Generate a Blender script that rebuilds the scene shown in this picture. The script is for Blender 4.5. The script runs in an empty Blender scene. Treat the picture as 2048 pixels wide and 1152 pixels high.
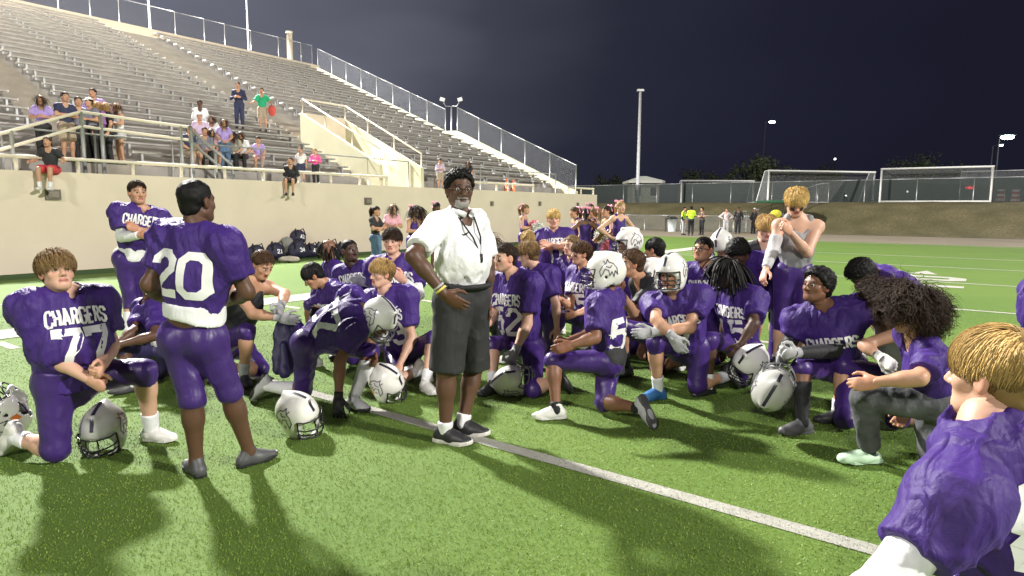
import bpy, math, random
import numpy as np
from mathutils import Vector, Matrix
from mathutils.bvhtree import BVHTree
rnd = random.Random(7)
nrs = np.random.RandomState(7)
scn = bpy.context.scene
col = scn.collection

# ------------------------------------------------------------------ camera
FPX, CAMH = 1282.0, 1.55                      # focal length in px of the 2048 px wide photo, eye height in m
PITCH, ROLL = math.atan(157.5 / FPX), math.atan(13 / 2705.0)
cp, sp, cr, sr = math.cos(PITCH), math.sin(PITCH), math.cos(ROLL), math.sin(ROLL)
A = np.array
fwd = A([0, cp, -sp]); up0 = A([0, sp, cp]); right0 = A([1.0, 0, 0])
cright = cr * right0 + sr * up0
cup = -sr * right0 + cr * up0
CAM = A([0, 0, CAMH])
cd = bpy.data.cameras.new('camera'); cam = bpy.data.objects.new('camera', cd); col.objects.link(cam)
m = Matrix.Identity(4)
for i in range(3):
    m[i][0], m[i][1], m[i][2], m[i][3] = cright[i], cup[i], -fwd[i], CAM[i]
cam.matrix_world = m
cd.sensor_width = 36.0; cd.lens = 36.0 * FPX / 2048; cd.clip_end = 2000; cd.clip_start = 0.05
scn.camera = cam

# ------------------------------------------------------------------ sky (night, thin cloud lit from the town side)
world = bpy.data.worlds.new('World'); scn.world = world; world.use_nodes = True
nt = world.node_tree; nt.nodes.clear()
wo = nt.nodes.new('ShaderNodeOutputWorld'); bg = nt.nodes.new('ShaderNodeBackground')
tc = nt.nodes.new('ShaderNodeTexCoord')
nz = nt.nodes.new('ShaderNodeTexNoise'); nz.inputs['Scale'].default_value = 1.9; nz.inputs['Detail'].default_value = 3
mp = nt.nodes.new('ShaderNodeMapping'); mp.inputs['Scale'].default_value = (1, 1, 3.2)
nt.links.new(tc.outputs['Generated'], mp.inputs[0]); nt.links.new(mp.outputs[0], nz.inputs['Vector'])
dt = nt.nodes.new('ShaderNodeVectorMath'); dt.operation = 'DOT_PRODUCT'; dt.inputs[1].default_value = (-0.74, 0.52, 0.42)
nt.links.new(tc.outputs['Generated'], dt.inputs[0])
ma = nt.nodes.new('ShaderNodeMath'); ma.operation = 'MULTIPLY_ADD'
nt.links.new(nz.outputs['Fac'], ma.inputs[0]); ma.inputs[1].default_value = 0.30; nt.links.new(dt.outputs['Value'], ma.inputs[2])
rp = nt.nodes.new('ShaderNodeValToRGB')
rp.color_ramp.elements[0].position = 0.20; rp.color_ramp.elements[0].color = (0.0088, 0.0090, 0.0185, 1)
rp.color_ramp.elements[1].position = 1.0; rp.color_ramp.elements[1].color = (0.17, 0.175, 0.22, 1)
for p_, c_ in ((0.38, (0.0115, 0.0118, 0.0245)), (0.55, (0.019, 0.0198, 0.034)), (0.69, (0.044, 0.046, 0.067)), (0.82, (0.098, 0.102, 0.135))):
    e = rp.color_ramp.elements.new(p_); e.color = (*c_, 1)
ms = nt.nodes.new('ShaderNodeMath'); ms.operation = 'MULTIPLY'; ms.inputs[1].default_value = 0.87; nt.links.new(ma.outputs[0], ms.inputs[0]); ma = ms
nt.links.new(ma.outputs[0], rp.inputs[0]); nt.links.new(rp.outputs[0], bg.inputs[0]); bg.inputs[1].default_value = 1.0
nt.links.new(bg.outputs[0], wo.inputs[0])

# ------------------------------------------------------------------ stadium floodlights (real lamps on tall poles, see floodlight_tower below)
FLOODS = [  # compass angle from the view axis (deg, + right), distance, height, watts, size
    (-37, 44, 30.0, 70000, 2.6),      # bank over the grandstand: the long shadows towards the camera
    (112, 48, 28.0, 33000, 3.0),      # bank across the field on the right
    (-158, 46, 28.0, 15000, 5.0),     # bank behind the camera
    (52, 95, 28.0, 15000, 4.0),       # bank at the far corner
]
def flood_pos(f):
    a = math.radians(f[0]); return A([math.sin(a) * f[1], math.cos(a) * f[1], f[2]])
for f in FLOODS:
    ld = bpy.data.lights.new('floodlight', 'AREA'); ld.shape = 'DISK'; ld.size = f[4]
    ld.energy = f[3]; ld.color = (1.0, 0.965, 0.90)
    lo = bpy.data.objects.new('floodlight', ld); col.objects.link(lo)
    p = flood_pos(f); lo.location = p
    lo.rotation_euler = (Vector((0.5, 6, 0)) - Vector(p)).to_track_quat('-Z', 'Y').to_euler()
vs = scn.view_settings; vs.view_transform = 'Standard'; vs.look = 'None'; vs.gamma = 1; vs.use_curve_mapping = False
vs.exposure = 0.28
scn.display_settings.display_device = 'sRGB'
scn.cycles.max_bounces = 5; scn.cycles.diffuse_bounces = 3; scn.cycles.glossy_bounces = 3; scn.cycles.transparent_max_bounces = 12
scn.cycles.use_denoising = True

# ------------------------------------------------------------------ pixel helpers (2048 x 1152 photo pixels -> rays)
def ray(x, y):
    d = fwd * FPX + cright * (x - 1024) - cup * (y - 576); return d / np.linalg.norm(d)
def G(x, y, z=0.0):
    d = ray(x, y); return CAM + d * ((z - CAMH) / d[2])
def PY(x, y, yy):
    d = ray(x, y); return CAM + d * (yy / d[1])
def pj(p):
    q = A(p) - CAM; z = q @ fwd; return 1024 + FPX * (q @ cright) / z, 576 - FPX * (q @ cup) / z
def nrm(v):
    v = A(v, dtype=float); return v / (np.linalg.norm(v) + 1e-12)
# field axes: u runs along the side line and the grandstand, v towards the grandstand
AZ = math.radians(36.45)
UH = A([math.sin(AZ), math.cos(AZ), 0]); VH = A([-math.cos(AZ), math.sin(AZ), 0])
def W(u, v, z=0.0): return UH * u + VH * v + A([0, 0, z])
def on_v(x, y, v):
    d = ray(x, y); return CAM + d * (v / (d @ VH))
def on_u(x, y, u):
    d = ray(x, y); return CAM + d * (u / (d @ UH))

# ------------------------------------------------------------------ materials
MATS = {}
def node_mat(name):
    mt = bpy.data.materials.new(name); mt.use_nodes = True
    t = mt.node_tree; b = t.nodes['Principled BSDF']; return mt, t, b
def noise(t, scale, detail=4, vec=None, rough=0.55):
    n = t.nodes.new('ShaderNodeTexNoise'); n.inputs['Scale'].default_value = scale; n.inputs['Detail'].default_value = detail
    n.inputs['Roughness'].default_value = rough
    if vec is not None: t.links.new(vec, n.inputs['Vector'])
    return n
def objco(t, scale=None):
    c = t.nodes.new('ShaderNodeTexCoord')
    if scale is None: return c.outputs['Object']
    mpn = t.nodes.new('ShaderNodeMapping'); mpn.inputs['Scale'].default_value = scale
    t.links.new(c.outputs['Object'], mpn.inputs[0]); return mpn.outputs[0]
def mixc(t, fac, a, b, lo=0.3, hi=0.7):
    r = t.nodes.new('ShaderNodeValToRGB'); r.color_ramp.elements[0].position = lo; r.color_ramp.elements[1].position = hi
    r.color_ramp.elements[0].color = (*a, 1); r.color_ramp.elements[1].color = (*b, 1)
    t.links.new(fac, r.inputs[0]); return r.outputs[0]
def bump(t, b, h, strength=0.3, dist=0.01):
    n = t.nodes.new('ShaderNodeBump'); n.inputs['Strength'].default_value = strength; n.inputs['Distance'].default_value = dist
    t.links.new(h, n.inputs['Height']); t.links.new(n.outputs[0], b.inputs['Normal'])
def plain(name, c, rough=0.6, metal=0.0, var=0.12, vscale=6.0, bmp=0.0, bscale=40, coat=0.0, spec=0.5):
    if name in MATS: return MATS[name]
    mt, t, b = node_mat(name)
    n = noise(t, vscale, 5, objco(t))
    t.links.new(mixc(t, n.outputs['Fac'], tuple(x * (1 - var) for x in c), tuple(min(1, x * (1 + var)) for x in c)), b.inputs['Base Color'])
    b.inputs['Roughness'].default_value = rough; b.inputs['Metallic'].default_value = metal
    b.inputs['Specular IOR Level'].default_value = spec
    if coat: b.inputs['Coat Weight'].default_value = coat; b.inputs['Coat Roughness'].default_value = 0.12
    if bmp: bump(t, b, noise(t, bscale, 4, objco(t)).outputs['Fac'], bmp, 0.01)
    MATS[name] = mt; return mt
def cloth(name, c, rough=0.6, sheen=0.25, var=0.1, fold=0.35, spec=0.35):
    if name in MATS: return MATS[name]
    mt, t, b = node_mat(name)
    n = noise(t, 9, 4, objco(t))
    t.links.new(mixc(t, n.outputs['Fac'], tuple(x * (1 - var) for x in c), tuple(min(1, x * (1 + var)) for x in c)), b.inputs['Base Color'])
    b.inputs['Roughness'].default_value = rough; b.inputs['Sheen Weight'].default_value = sheen
    b.inputs['Sheen Tint'].default_value = (*[min(1, x * 2 + .05) for x in c], 1); b.inputs['Specular IOR Level'].default_value = spec
    # weave and soft creases
    def ridge(sc, dist):
        f = noise(t, 1.0, 2.5, objco(t, sc)); f.inputs['Distortion'].default_value = dist
        q = t.nodes.new('ShaderNodeMath'); q.operation = 'SUBTRACT'; t.links.new(f.outputs['Fac'], q.inputs[0]); q.inputs[1].default_value = 0.5
        q2 = t.nodes.new('ShaderNodeMath'); q2.operation = 'ABSOLUTE'; t.links.new(q.outputs[0], q2.inputs[0])
        q3 = t.nodes.new('ShaderNodeMath'); q3.operation = 'POWER'; t.links.new(q2.outputs[0], q3.inputs[0]); q3.inputs[1].default_value = 0.95
        return q3.outputs[0]
    r1 = ridge((7, 7, 3.0), 0.7); r2 = ridge((15, 15, 8), 0.4); w = noise(t, 420, 1, objco(t))
    a1 = t.nodes.new('ShaderNodeMath'); a1.operation = 'MULTIPLY_ADD'; t.links.new(r2, a1.inputs[0]); a1.inputs[1].default_value = 0.45; t.links.new(r1, a1.inputs[2])
    ad = t.nodes.new('ShaderNodeMath'); ad.operation = 'MULTIPLY_ADD'; t.links.new(w.outputs['Fac'], ad.inputs[0]); ad.inputs[1].default_value = 0.03
    t.links.new(a1.outputs[0], ad.inputs[2]); bump(t, b, ad.outputs[0], fold, 0.045)
    MATS[name] = mt; return mt
def vcol_mat(name, rough, sss=0.0, spec=0.4, bscale=90, bs=0.08):
    mt, t, b = node_mat(name)
    a = t.nodes.new('ShaderNodeAttribute'); a.attribute_name = 'col'
    t.links.new(a.outputs['Color'], b.inputs['Base Color'])
    b.inputs['Roughness'].default_value = rough; b.inputs['Specular IOR Level'].default_value = spec
    if sss:
        b.inputs['Subsurface Weight'].default_value = sss; b.inputs['Subsurface Radius'].default_value = (0.012, 0.005, 0.003); b.inputs['Subsurface Scale'].default_value = 0.6
    bump(t, b, noise(t, bscale, 3, objco(t)).outputs['Fac'], bs, 0.004)
    MATS[name] = mt; return mt
def glow(name, c, s):
    mt, t, b = node_mat(name); b.inputs['Base Color'].default_value = (*c, 1)
    b.inputs['Emission Color'].default_value = (*c, 1); b.inputs['Emission Strength'].default_value = s
    MATS[name] = mt; return mt
SKIN = vcol_mat('skin', 0.48, 0.12, 0.4)
HAIR = vcol_mat('hair', 0.62, 0, 0.22, 60, 0.2)
PURPLE = cloth('purple_jersey_cloth', (0.046, 0.018, 0.160), 0.56, 0.25, fold=0.75, spec=0.3)
PURPLE2 = cloth('purple_pants_cloth', (0.043, 0.016, 0.135), 0.40, 0.25, fold=0.22, spec=0.45)
NAVYP = cloth('dark_purple_cloth', (0.028, 0.022, 0.075), 0.5, 0.2)
WHITEC = cloth('white_cloth', (0.74, 0.74, 0.76), 0.7, 0.1)
POLO = cloth('white_polo_cloth', (0.80, 0.80, 0.82), 0.6, 0.1, fold=0.55)
PRINT = plain('white_print', (0.78, 0.77, 0.78), 0.55, var=0.05)
BLACKC = cloth('black_cloth', (0.016, 0.016, 0.019), 0.6, 0.2)
CHARC = cloth('charcoal_cloth', (0.028, 0.028, 0.031), 0.75, 0.15)
GREYC = cloth('grey_cloth', (0.25, 0.25, 0.265), 0.7, 0.15)
LGREYC = cloth('light_grey_cloth', (0.46, 0.46, 0.48), 0.7, 0.15)
DENIM = cloth('washed_black_denim', (0.085, 0.088, 0.095), 0.85, 0.1, var=0.45)
BLUEJ = cloth('blue_denim', (0.10, 0.17, 0.28), 0.85, 0.1, var=0.25)
RUBBER = plain('black_rubber', (0.02, 0.02, 0.021), 0.5)
SHELLW = plain('white_helmet_paint', (0.78, 0.765, 0.73), 0.22, var=0.05, coat=0.6)
SHELLG = plain('silver_helmet_paint', (0.44, 0.44, 0.415), 0.25, var=0.06, coat=0.6)
SHELLL = plain('pale_grey_helmet_paint', (0.66, 0.66, 0.63), 0.25, var=0.05, coat=0.6)
EYEW = plain('eye_white', (0.72, 0.70, 0.67), 0.2, var=0.03)
IRIS = plain('dark_iris', (0.022, 0.016, 0.012), 0.15)
STEEL = plain('galvanised_steel', (0.42, 0.43, 0.44), 0.45, 0.6, 0.1)
ALU = plain('aluminium_bench', (0.36, 0.345, 0.32), 0.5, 0.25, 0.15, 3)
CREAM = plain('cream_paint', (0.63, 0.545, 0.43), 0.8, var=0.05, vscale=0.9, bmp=0.15, bscale=30)
CREAMR = plain('cream_rail_paint', (0.66, 0.60, 0.48), 0.55, var=0.06)
PGREEN = plain('pale_olive_paint', (0.56, 0.54, 0.38), 0.8, var=0.06, vscale=0.8, bmp=0.15, bscale=30)

# ------------------------------------------------------------------ mesh helpers
class MB:
    def __init__(s): s.v = []; s.f = []; s.n = 0
    def add(s, v, f):
        v = np.asarray(v, float); s.v.append(v); s.f += [tuple(int(i) + s.n for i in q) for q in f]; s.n += len(v); return s
    def box(s, c, ex, ey, ez, hx, hy, hz):
        c = A(c, dtype=float); ex, ey, ez = A(ex) * hx, A(ey) * hy, A(ez) * hz
        P = [c + i * ex + j * ey + k * ez for k in (-1, 1) for j in (-1, 1) for i in (-1, 1)]
        return s.add(P, [(0, 2, 3, 1), (4, 5, 7, 6), (0, 1, 5, 4), (2, 6, 7, 3), (0, 4, 6, 2), (1, 3, 7, 5)])
    def wbox(s, u0, u1, v0, v1, z0, z1):
        return s.box(W((u0 + u1) / 2, (v0 + v1) / 2, (z0 + z1) / 2), UH, VH, (0, 0, 1), (u1 - u0) / 2, (v1 - v0) / 2, (z1 - z0) / 2)
    def tube(s, pts, r, n=6, close=False):
        pts = [A(p, dtype=float) for p in pts]; k = len(pts); rs = r if hasattr(r, '__len__') else [r] * k
        V = []; ref = None
        for i in range(k):
            a = pts[i - 1] if (i > 0 or close) else pts[i]; b = pts[(i + 1) % k] if (i < k - 1 or close) else pts[i]
            t = nrm(b - a)
            if ref is None: ref = A([0, 0, 1.0]) if abs(t[2]) < 0.9 else A([1.0, 0, 0])
            x = nrm(np.cross(t, ref)); y = np.cross(x, t); ref = y
            for j in range(n):
                an = 2 * math.pi * j / n; V.append(pts[i] + rs[i] * (math.cos(an) * x + math.sin(an) * y))
        Fc = []
        for i in range(k if close else k - 1):
            for j in range(n):
                Fc.append((i * n + j, i * n + (j + 1) % n, ((i + 1) % k) * n + (j + 1) % n, ((i + 1) % k) * n + j))
        if not close:
            Fc.append(tuple(range(n))); Fc.append(tuple((k - 1) * n + j for j in reversed(range(n))))
        return s.add(V, Fc)
    def sphere(s, c, r, n=8, sc=(1, 1, 1)):
        V = []; Fc = []
        for i in range(n + 1):
            th = math.pi * i / n
            for j in range(2 * n):
                ph = math.pi * j / n; V.append(A(c) + r * A([math.sin(th) * math.cos(ph) * sc[0], math.sin(th) * math.sin(ph) * sc[1], math.cos(th) * sc[2]]))
        for i in range(n):
            for j in range(2 * n):
                a, b = i * 2 * n + j, i * 2 * n + (j + 1) % (2 * n); Fc.append((a, a + 2 * n, b + 2 * n, b))
        return s.add(V, Fc)
    def arrays(s): return np.vstack(s.v), s.f
def mesh_from(name, V, Fc, mat=None, smooth=False, colr=None):
    me = bpy.data.meshes.new(name); V = np.asarray(V, dtype=np.float32)
    if isinstance(Fc, np.ndarray):
        n = len(Fc); k = Fc.shape[1]
        me.vertices.add(len(V)); me.vertices.foreach_set('co', V.ravel())
        me.loops.add(n * k); me.loops.foreach_set('vertex_index', Fc.astype(np.int32).ravel())
        me.polygons.add(n); me.polygons.foreach_set('loop_start', np.arange(0, n * k, k, dtype=np.int32))
        me.update(calc_edges=True)
    else:
        me.from_pydata(V.tolist(), [], Fc); me.update()
    if smooth: me.polygons.foreach_set('use_smooth', np.ones(len(me.polygons), dtype=bool))
    if colr is not None:
        at = me.color_attributes.new('col', 'FLOAT_COLOR', 'POINT'); c4 = np.ones((len(V), 4), np.float32); c4[:, :3] = colr
        at.data.foreach_set('color', c4.ravel())
    if mat: me.materials.append(mat)
    return me
def link(name, me, parent=None, loc=None):
    o = bpy.data.objects.new(name, me); col.objects.link(o)
    if parent is not None:
        o.parent = parent; o.matrix_parent_inverse = Matrix.Translation(-Vector(base_of(parent)))
    elif loc is not None: o.location = loc
    return o
def base_of(o):
    p = A(o.location)
    # parents are Empties without rotation, or meshes at the origin below one
    return p if o.parent is None else A([0, 0, 0.0])
def put(name, mb, mat, parent=None, smooth=False, **tags):
    V, Fc = mb.arrays() if isinstance(mb, MB) else mb
    o = link(name, mesh_from(name, V, Fc, mat, smooth), parent)
    tag(o, **tags); return o
def tag(o, label=None, cat=None, group=None, kind=None):
    if label: o['label'] = label
    if cat: o['category'] = cat
    if group: o['group'] = group
    if kind: o['kind'] = kind
    return o
def thing(name, loc, label, cat, group=None):
    o = bpy.data.objects.new(name, None); o.empty_display_size = 0.2; col.objects.link(o); o.location = Vector([float(x) for x in loc]); return tag(o, label, cat, group)

# ================================================================== SETTING
def sheet(name, pts, z, mat, **tags):
    V = [A([p[0], p[1], z]) for p in pts]; return put(name, (np.array(V), [tuple(range(len(V)))]), mat, **tags)
def uv_rect(name, u0, u1, v0, v1, z, mat, parent=None, **tags):
    V = np.array([W(u0, v0, z), W(u1, v0, z), W(u1, v1, z), W(u0, v1, z)])
    return put(name, (V, [(0, 3, 2, 1)] if False else [(0, 1, 2, 3)]), mat, parent, **tags)
def ground_mat(name, c0, c1, c2, s1=0.35, s2=60, bmp=0.4):
    mt, t, b = node_mat(name); co = objco(t)
    big = noise(t, s1, 4, co); fine = noise(t, s2, 3, co)
    m1 = mixc(t, big.outputs['Fac'], c0, c1, 0.35, 0.65)
    mx = t.nodes.new('ShaderNodeMixRGB'); mx.blend_type = 'MIX'; t.links.new(m1, mx.inputs[1]); mx.inputs[2].default_value = (*c2, 1)
    r = t.nodes.new('ShaderNodeMapRange'); r.inputs[1].default_value = 0.42; r.inputs[2].default_value = 0.75; t.links.new(fine.outputs['Fac'], r.inputs[0])
    t.links.new(r.outputs[0], mx.inputs[0]); t.links.new(mx.outputs[0], b.inputs['Base Color'])
    b.inputs['Roughness'].default_value = 0.8; b.inputs['Specular IOR Level'].default_value = 0.25
    bump(t, b, noise(t, s2 * 2.5, 3, co).outputs['Fac'], bmp, 0.02); MATS[name] = mt; return mt
TURF = ground_mat('artificial_turf', (0.092, 0.165, 0.030), (0.118, 0.190, 0.036), (0.075, 0.135, 0.024))
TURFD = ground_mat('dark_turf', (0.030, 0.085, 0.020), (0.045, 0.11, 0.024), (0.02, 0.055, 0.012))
DRY = ground_mat('dry_grass', (0.085, 0.075, 0.035), (0.15, 0.125, 0.065), (0.05, 0.05, 0.022), 0.5, 9, 0.6)
TRACK = ground_mat('tan_track', (0.20, 0.17, 0.125), (0.25, 0.215, 0.16), (0.15, 0.13, 0.10), 0.4, 25, 0.3)
LINEM = ground_mat('white_line_turf', (0.47, 0.46, 0.42), (0.40, 0.39, 0.355), (0.28, 0.29, 0.22), 4, 160, 0.5)
NIGHT = ground_mat('dark_rough_grass', (0.03, 0.035, 0.015), (0.05, 0.05, 0.025), (0.02, 0.02, 0.01), 0.05, 3, 0.4)
sheet('ground', [(-700, -300), (700, -300), (700, 900), (-700, 900)], -0.03, NIGHT, kind='structure')
uv_rect('football_field', -70, 35.9, -60, 16.95, 0.0, TURF, kind='structure')
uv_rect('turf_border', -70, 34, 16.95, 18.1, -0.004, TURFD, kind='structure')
uv_rect('running_track', 35.9, 46.5, -70, 40, -0.008, TRACK, kind='structure')
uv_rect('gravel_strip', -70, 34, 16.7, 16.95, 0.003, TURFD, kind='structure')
# painted lines: 4 mm above the turf
Z1 = 0.004
YL = 3.23
LINES = []          # rectangles for the blades below: (u0,u1,v0,v1)
def line(name, u0, u1, v0, v1):
    LINES.append((u0, u1, v0, v1)); uv_rect(name, u0, u1, v0, v1, Z1 if name != 'side_line' else Z1 + 0.003, LINEM, kind='structure')
for k in range(-3, 6):
    line('yard_line', YL + 4.56 * k - 0.055, YL + 4.56 * k + 0.055, -39.5, 9.23)
line('end_line', 35.0, 35.12, -39.5, 9.23)
line('side_line', -60, 35.12, 9.23, 9.92)
for k in range(-12, 25):      # inbound hash ticks along the side line
    u = YL + 0.912 * k
    if abs((u - YL) / 4.56 - round((u - YL) / 4.56)) > 0.05: line('hash_mark', u - 0.05, u + 0.05, 8.5, 9.05)
line('yard_line', 2.2, 2.3, 9.92, 12.5); line('yard_line', 2.2, 5.0, 12.5, 12.6)
# field number at the ten yard line, read from the side line, with its arrow
def field_poly(name, pts):
    V = np.array([W(u, v, Z1 + 0.002) for u, v in pts]); return put(name, (V, [tuple(range(len(V)))]), LINEM, kind='structure')
U10 = YL + 4.56 * 3
for du, pts in ((0, None),):
    field_poly('field_number', [(U10 - 1.15, 0.3), (U10 - 0.75, 0.3), (U10 - 0.75, 2.1), (U10 - 1.15, 2.1)])
    oz = MB(); a0 = [(0.35, 0.3), (1.2, 0.3), (1.5, 0.6), (1.5, 1.8), (1.2, 2.1), (0.65, 2.1), (0.35, 1.8)]
    out = [(.55, .3), (1.15, .3), (1.4, .6), (1.4, 1.8), (1.15, 2.1), (.55, 2.1), (.3, 1.8), (.3, .6)]
    inn = [(.72, .62), (.98, .62), (1.05, .75), (1.05, 1.65), (.98, 1.78), (.72, 1.78), (.65, 1.65), (.65, .75)]
    oz.add([W(U10 + p[0], p[1], Z1 + .002) for p in out + inn], [(i, (i + 1) % 8, 8 + (i + 1) % 8, 8 + i) for i in range(8)])
    put('field_number', oz, LINEM, kind='structure')
    field_poly('field_arrow', [(U10 + 1.9, 0.9), (U10 + 3.0, 1.2), (U10 + 1.9, 1.5)])
    field_poly('field_number', [(U10 - 1.6, 5.2), (U10 - 1.2, 5.2), (U10 - 1.2, 5.75), (U10 - 1.6, 5.75)])

# berm beyond the track
def berm_z(u, v):
    t = min(1, max(0, (u - 46.3 - 0.05 * (v)) / 8.0)); return 2.2 * t * t * (3 - 2 * t)
nu, nv = 40, 70; us = np.linspace(45.2, 75, nu); vv = np.linspace(-75, 60, nv)
V = np.array([W(a, b, berm_z(a, b) + 0.06 * math.sin(a * 1.7 + b) * (1 if a > 47 else 0) - 0.02) for a in us for b in vv])
Fc = [(i * nv + j, (i + 1) * nv + j, (i + 1) * nv + j + 1, i * nv + j + 1) for i in range(nu - 1) for j in range(nv - 1)]
put('berm', (V, Fc), DRY, smooth=True, kind='structure')

# turf pile near the camera: single blades, thinning out with distance
def turf_blades():
    n = 330000
    r = 1.15 + 11.5 * nrs.rand(n) ** 1.9; th = math.radians(46) * (2 * nrs.rand(n) - 1)
    x, y = r * np.sin(th), r * np.cos(th); P = np.stack([x, y, np.zeros(n)], 1)
    uu, vv_ = P @ UH, P @ VH; isl = np.zeros(n, bool)
    jit = 0.006 * nrs.randn(n)
    for (u0, u1, v0, v1) in LINES: isl |= (uu + jit > u0) & (uu + jit < u1) & (vv_ > v0) & (vv_ < v1)
    h = (0.007 + 0.008 * nrs.rand(n)) * np.clip(1.1 - 0.05 * r, .5, 1); w = (0.0010 + 0.00045 * r) * (0.7 + 0.6 * nrs.rand(n))
    an = nrs.rand(n) * 2 * math.pi; d = np.stack([np.cos(an), np.sin(an), 0 * an], 1)
    lean = nrs.randn(n, 3) * 0.5; lean[:, 2] = 0; lean[:, 0] += 0.25
    tip = P + lean * h[:, None] * 0.9; tip[:, 2] += h
    for nm, mk, mt in (('turf_blades', ~isl, None), ('line_blades', isl, LINEM)):
        k = int(mk.sum()); VV = np.empty((k, 3, 3)); VV[:, 0] = P[mk] - d[mk] * w[mk][:, None]; VV[:, 1] = P[mk] + d[mk] * w[mk][:, None]; VV[:, 2] = tip[mk]
        VV[:, :2, 2] = 0.002
        if mt is None:
            mt, t, b = node_mat('turf_blade'); a = t.nodes.new('ShaderNodeAttribute'); a.attribute_name = 'col'
            t.links.new(a.outputs['Color'], b.inputs['Base Color']); b.inputs['Roughness'].default_value = 0.55; b.inputs['Specular IOR Level'].default_value = 0.3
            base = np.where(nrs.rand(k, 1) < 0.82, A([[0.168, 0.255, 0.032]]), A([[0.215, 0.28, 0.07]])) * (0.82 + 0.36 * nrs.rand(k, 1)); cc = np.repeat(base, 3, 0)
        else: cc = None
        me = mesh_from(nm, VV.reshape(-1, 3), np.arange(3 * k).reshape(-1, 3), mt, False, cc); o = link(nm, me)
        tag(o, 'short green artificial turf pile around the team' if nm[0] == 't' else 'white turf pile of the painted yard line', 'turf', kind='stuff')
turf_blades()

# ------------------------------------------------------------------ grandstand
VW, ZT = 18.1, 2.39                         # front wall and its height
UE, VB, NROW, TREAD, RISE = 30.73, 40.75, 28, 0.766, 0.3217
V0 = 19.3
gs = thing('grandstand', W(10, 18.1, 0), 'large concrete grandstand with rows of metal benches above a cream wall', 'grandstand')
CONC = plain('stand_concrete', (0.27, 0.255, 0.235), 0.85, var=0.2, vscale=1.2, bmp=0.2, bscale=25)
CONCS = plain('stair_concrete', (0.27, 0.245, 0.205), 0.85, var=0.15, vscale=2, bmp=0.2, bscale=25)
mb = MB().wbox(-60, 32.65, VW, VW + 0.3, -0.1, ZT); put('front_wall', mb, CREAM, gs)
mb = MB().wbox(-60, UE, VW + 0.3, V0, -0.1, ZT - 0.02); put('front_walkway', mb, CONC, gs)
mb = MB().wbox(UE, 32.65, VW + 0.3, V0 + 0.9, -0.1, ZT - 0.02); put('end_landing', mb, CONC, gs)
def tier(u0, u1, r0, r1, mat, name):
    P = []
    for r in range(r0, r1):
        v = V0 + r * TREAD; z = ZT + (r + 1) * RISE; P += [(v, z - RISE), (v, z), (v + TREAD, z)]
    Vv = []; Fq = []
    for u in (u0, u1): Vv += [W(u, p[0], p[1]) for p in P]
    n = len(P)
    for i in range(n - 1): Fq.append((i, i + n, i + n + 1, i + 1))
    put(name, (np.array(Vv), Fq), mat, gs)
VL, VR, RV = 16.68, 18.80, 5               # vomitory between these u, five rows deep
AIS = [(7.1, 8.4), (VL, VR), (-8.0, -6.8)]
tier(-60, -8.0, 0, NROW, CONC, 'seating_tier'); tier(-6.8, 7.1, 0, NROW, CONC, 'seating_tier'); tier(8.4, VL, 0, NROW, CONC, 'seating_tier'); tier(VR, UE, 0, NROW, CONC, 'seating_tier')
tier(7.1, 8.4, 0, NROW, CONCS, 'aisle_stair'); tier(-8.0, -6.8, 0, NROW, CONCS, 'aisle_stair'); tier(VL, VR, RV, NROW, CONC, 'aisle_stair')
# benches: one plank for each row of each block
SECT = [(-60, -8.1), (-6.7, 7.0), (8.5, VL - 0.55), (VR + 0.35, UE - 0.75)]
unit = {}
for (a, b) in SECT:
    V, Fq = MB().box((0, 0, 0), UH, VH, (0, 0, 1), (b - a) / 2, 0.13, 0.022).arrays(); unit[a] = mesh_from('bench', V, Fq, ALU)
    Vr, Fr = MB().box((0, 0, 0), UH, VH, (0, 0, 1), (b - a) / 2, 0.05, 0.012).arrays()
legm = MB().box((0, 0, -0.2), UH, VH, (0, 0, 1), 0.03, 0.09, 0.19)
legs = MB(); endc = MB()
for r in range(NROW):
    for (a, b) in SECT:
        if r < RV + 1 and a == 8.5: b2 = b + 0.42
        v = V0 + (r + 0.62) * TREAD; z = ZT + (r + 1) * RISE + 0.40
        o = link('bench', unit[a], gs); p = W((a + b) / 2, v, z)
        o.location = Vector(p)
        k = max(2, int((b - a) / 1.85))
        for i in range(k):
            u = a + 0.25 + (b - a - 0.5) * i / (k - 1); V, Fq = legm.arrays(); legs.add(V + W(u, v, z), Fq)
        for u in (a - 0.012, b + 0.012):
            V, Fq = MB().box((0, 0, 0), UH, VH, (0, 0, 1), 0.012, 0.14, 0.03).arrays(); endc.add(V + W(u, v, z), Fq)
put('bench_bracket', legs, STEEL, gs, kind='stuff')
put('bench_end_cap', endc, plain('white_end_cap', (0.7, 0.7, 0.68), 0.5), gs, kind='stuff')
# half steps in the stair aisles
hs = MB()
for (a, b) in ((7.1, 8.4), (-8.0, -6.8), (VL + 0.35, VR - 0.4)):
    for r in range(RV + 1 if a > 10 else 0, NROW - 1):
        hs.wbox(a, b, V0 + (r + 1) * TREAD - 0.36, V0 + (r + 1) * TREAD - 0.004, ZT + (r + 1) * RISE - 0.05, ZT + (r + 1) * RISE + RISE / 2)
put('aisle_step', hs, CONCS, gs, kind='stuff')
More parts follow.
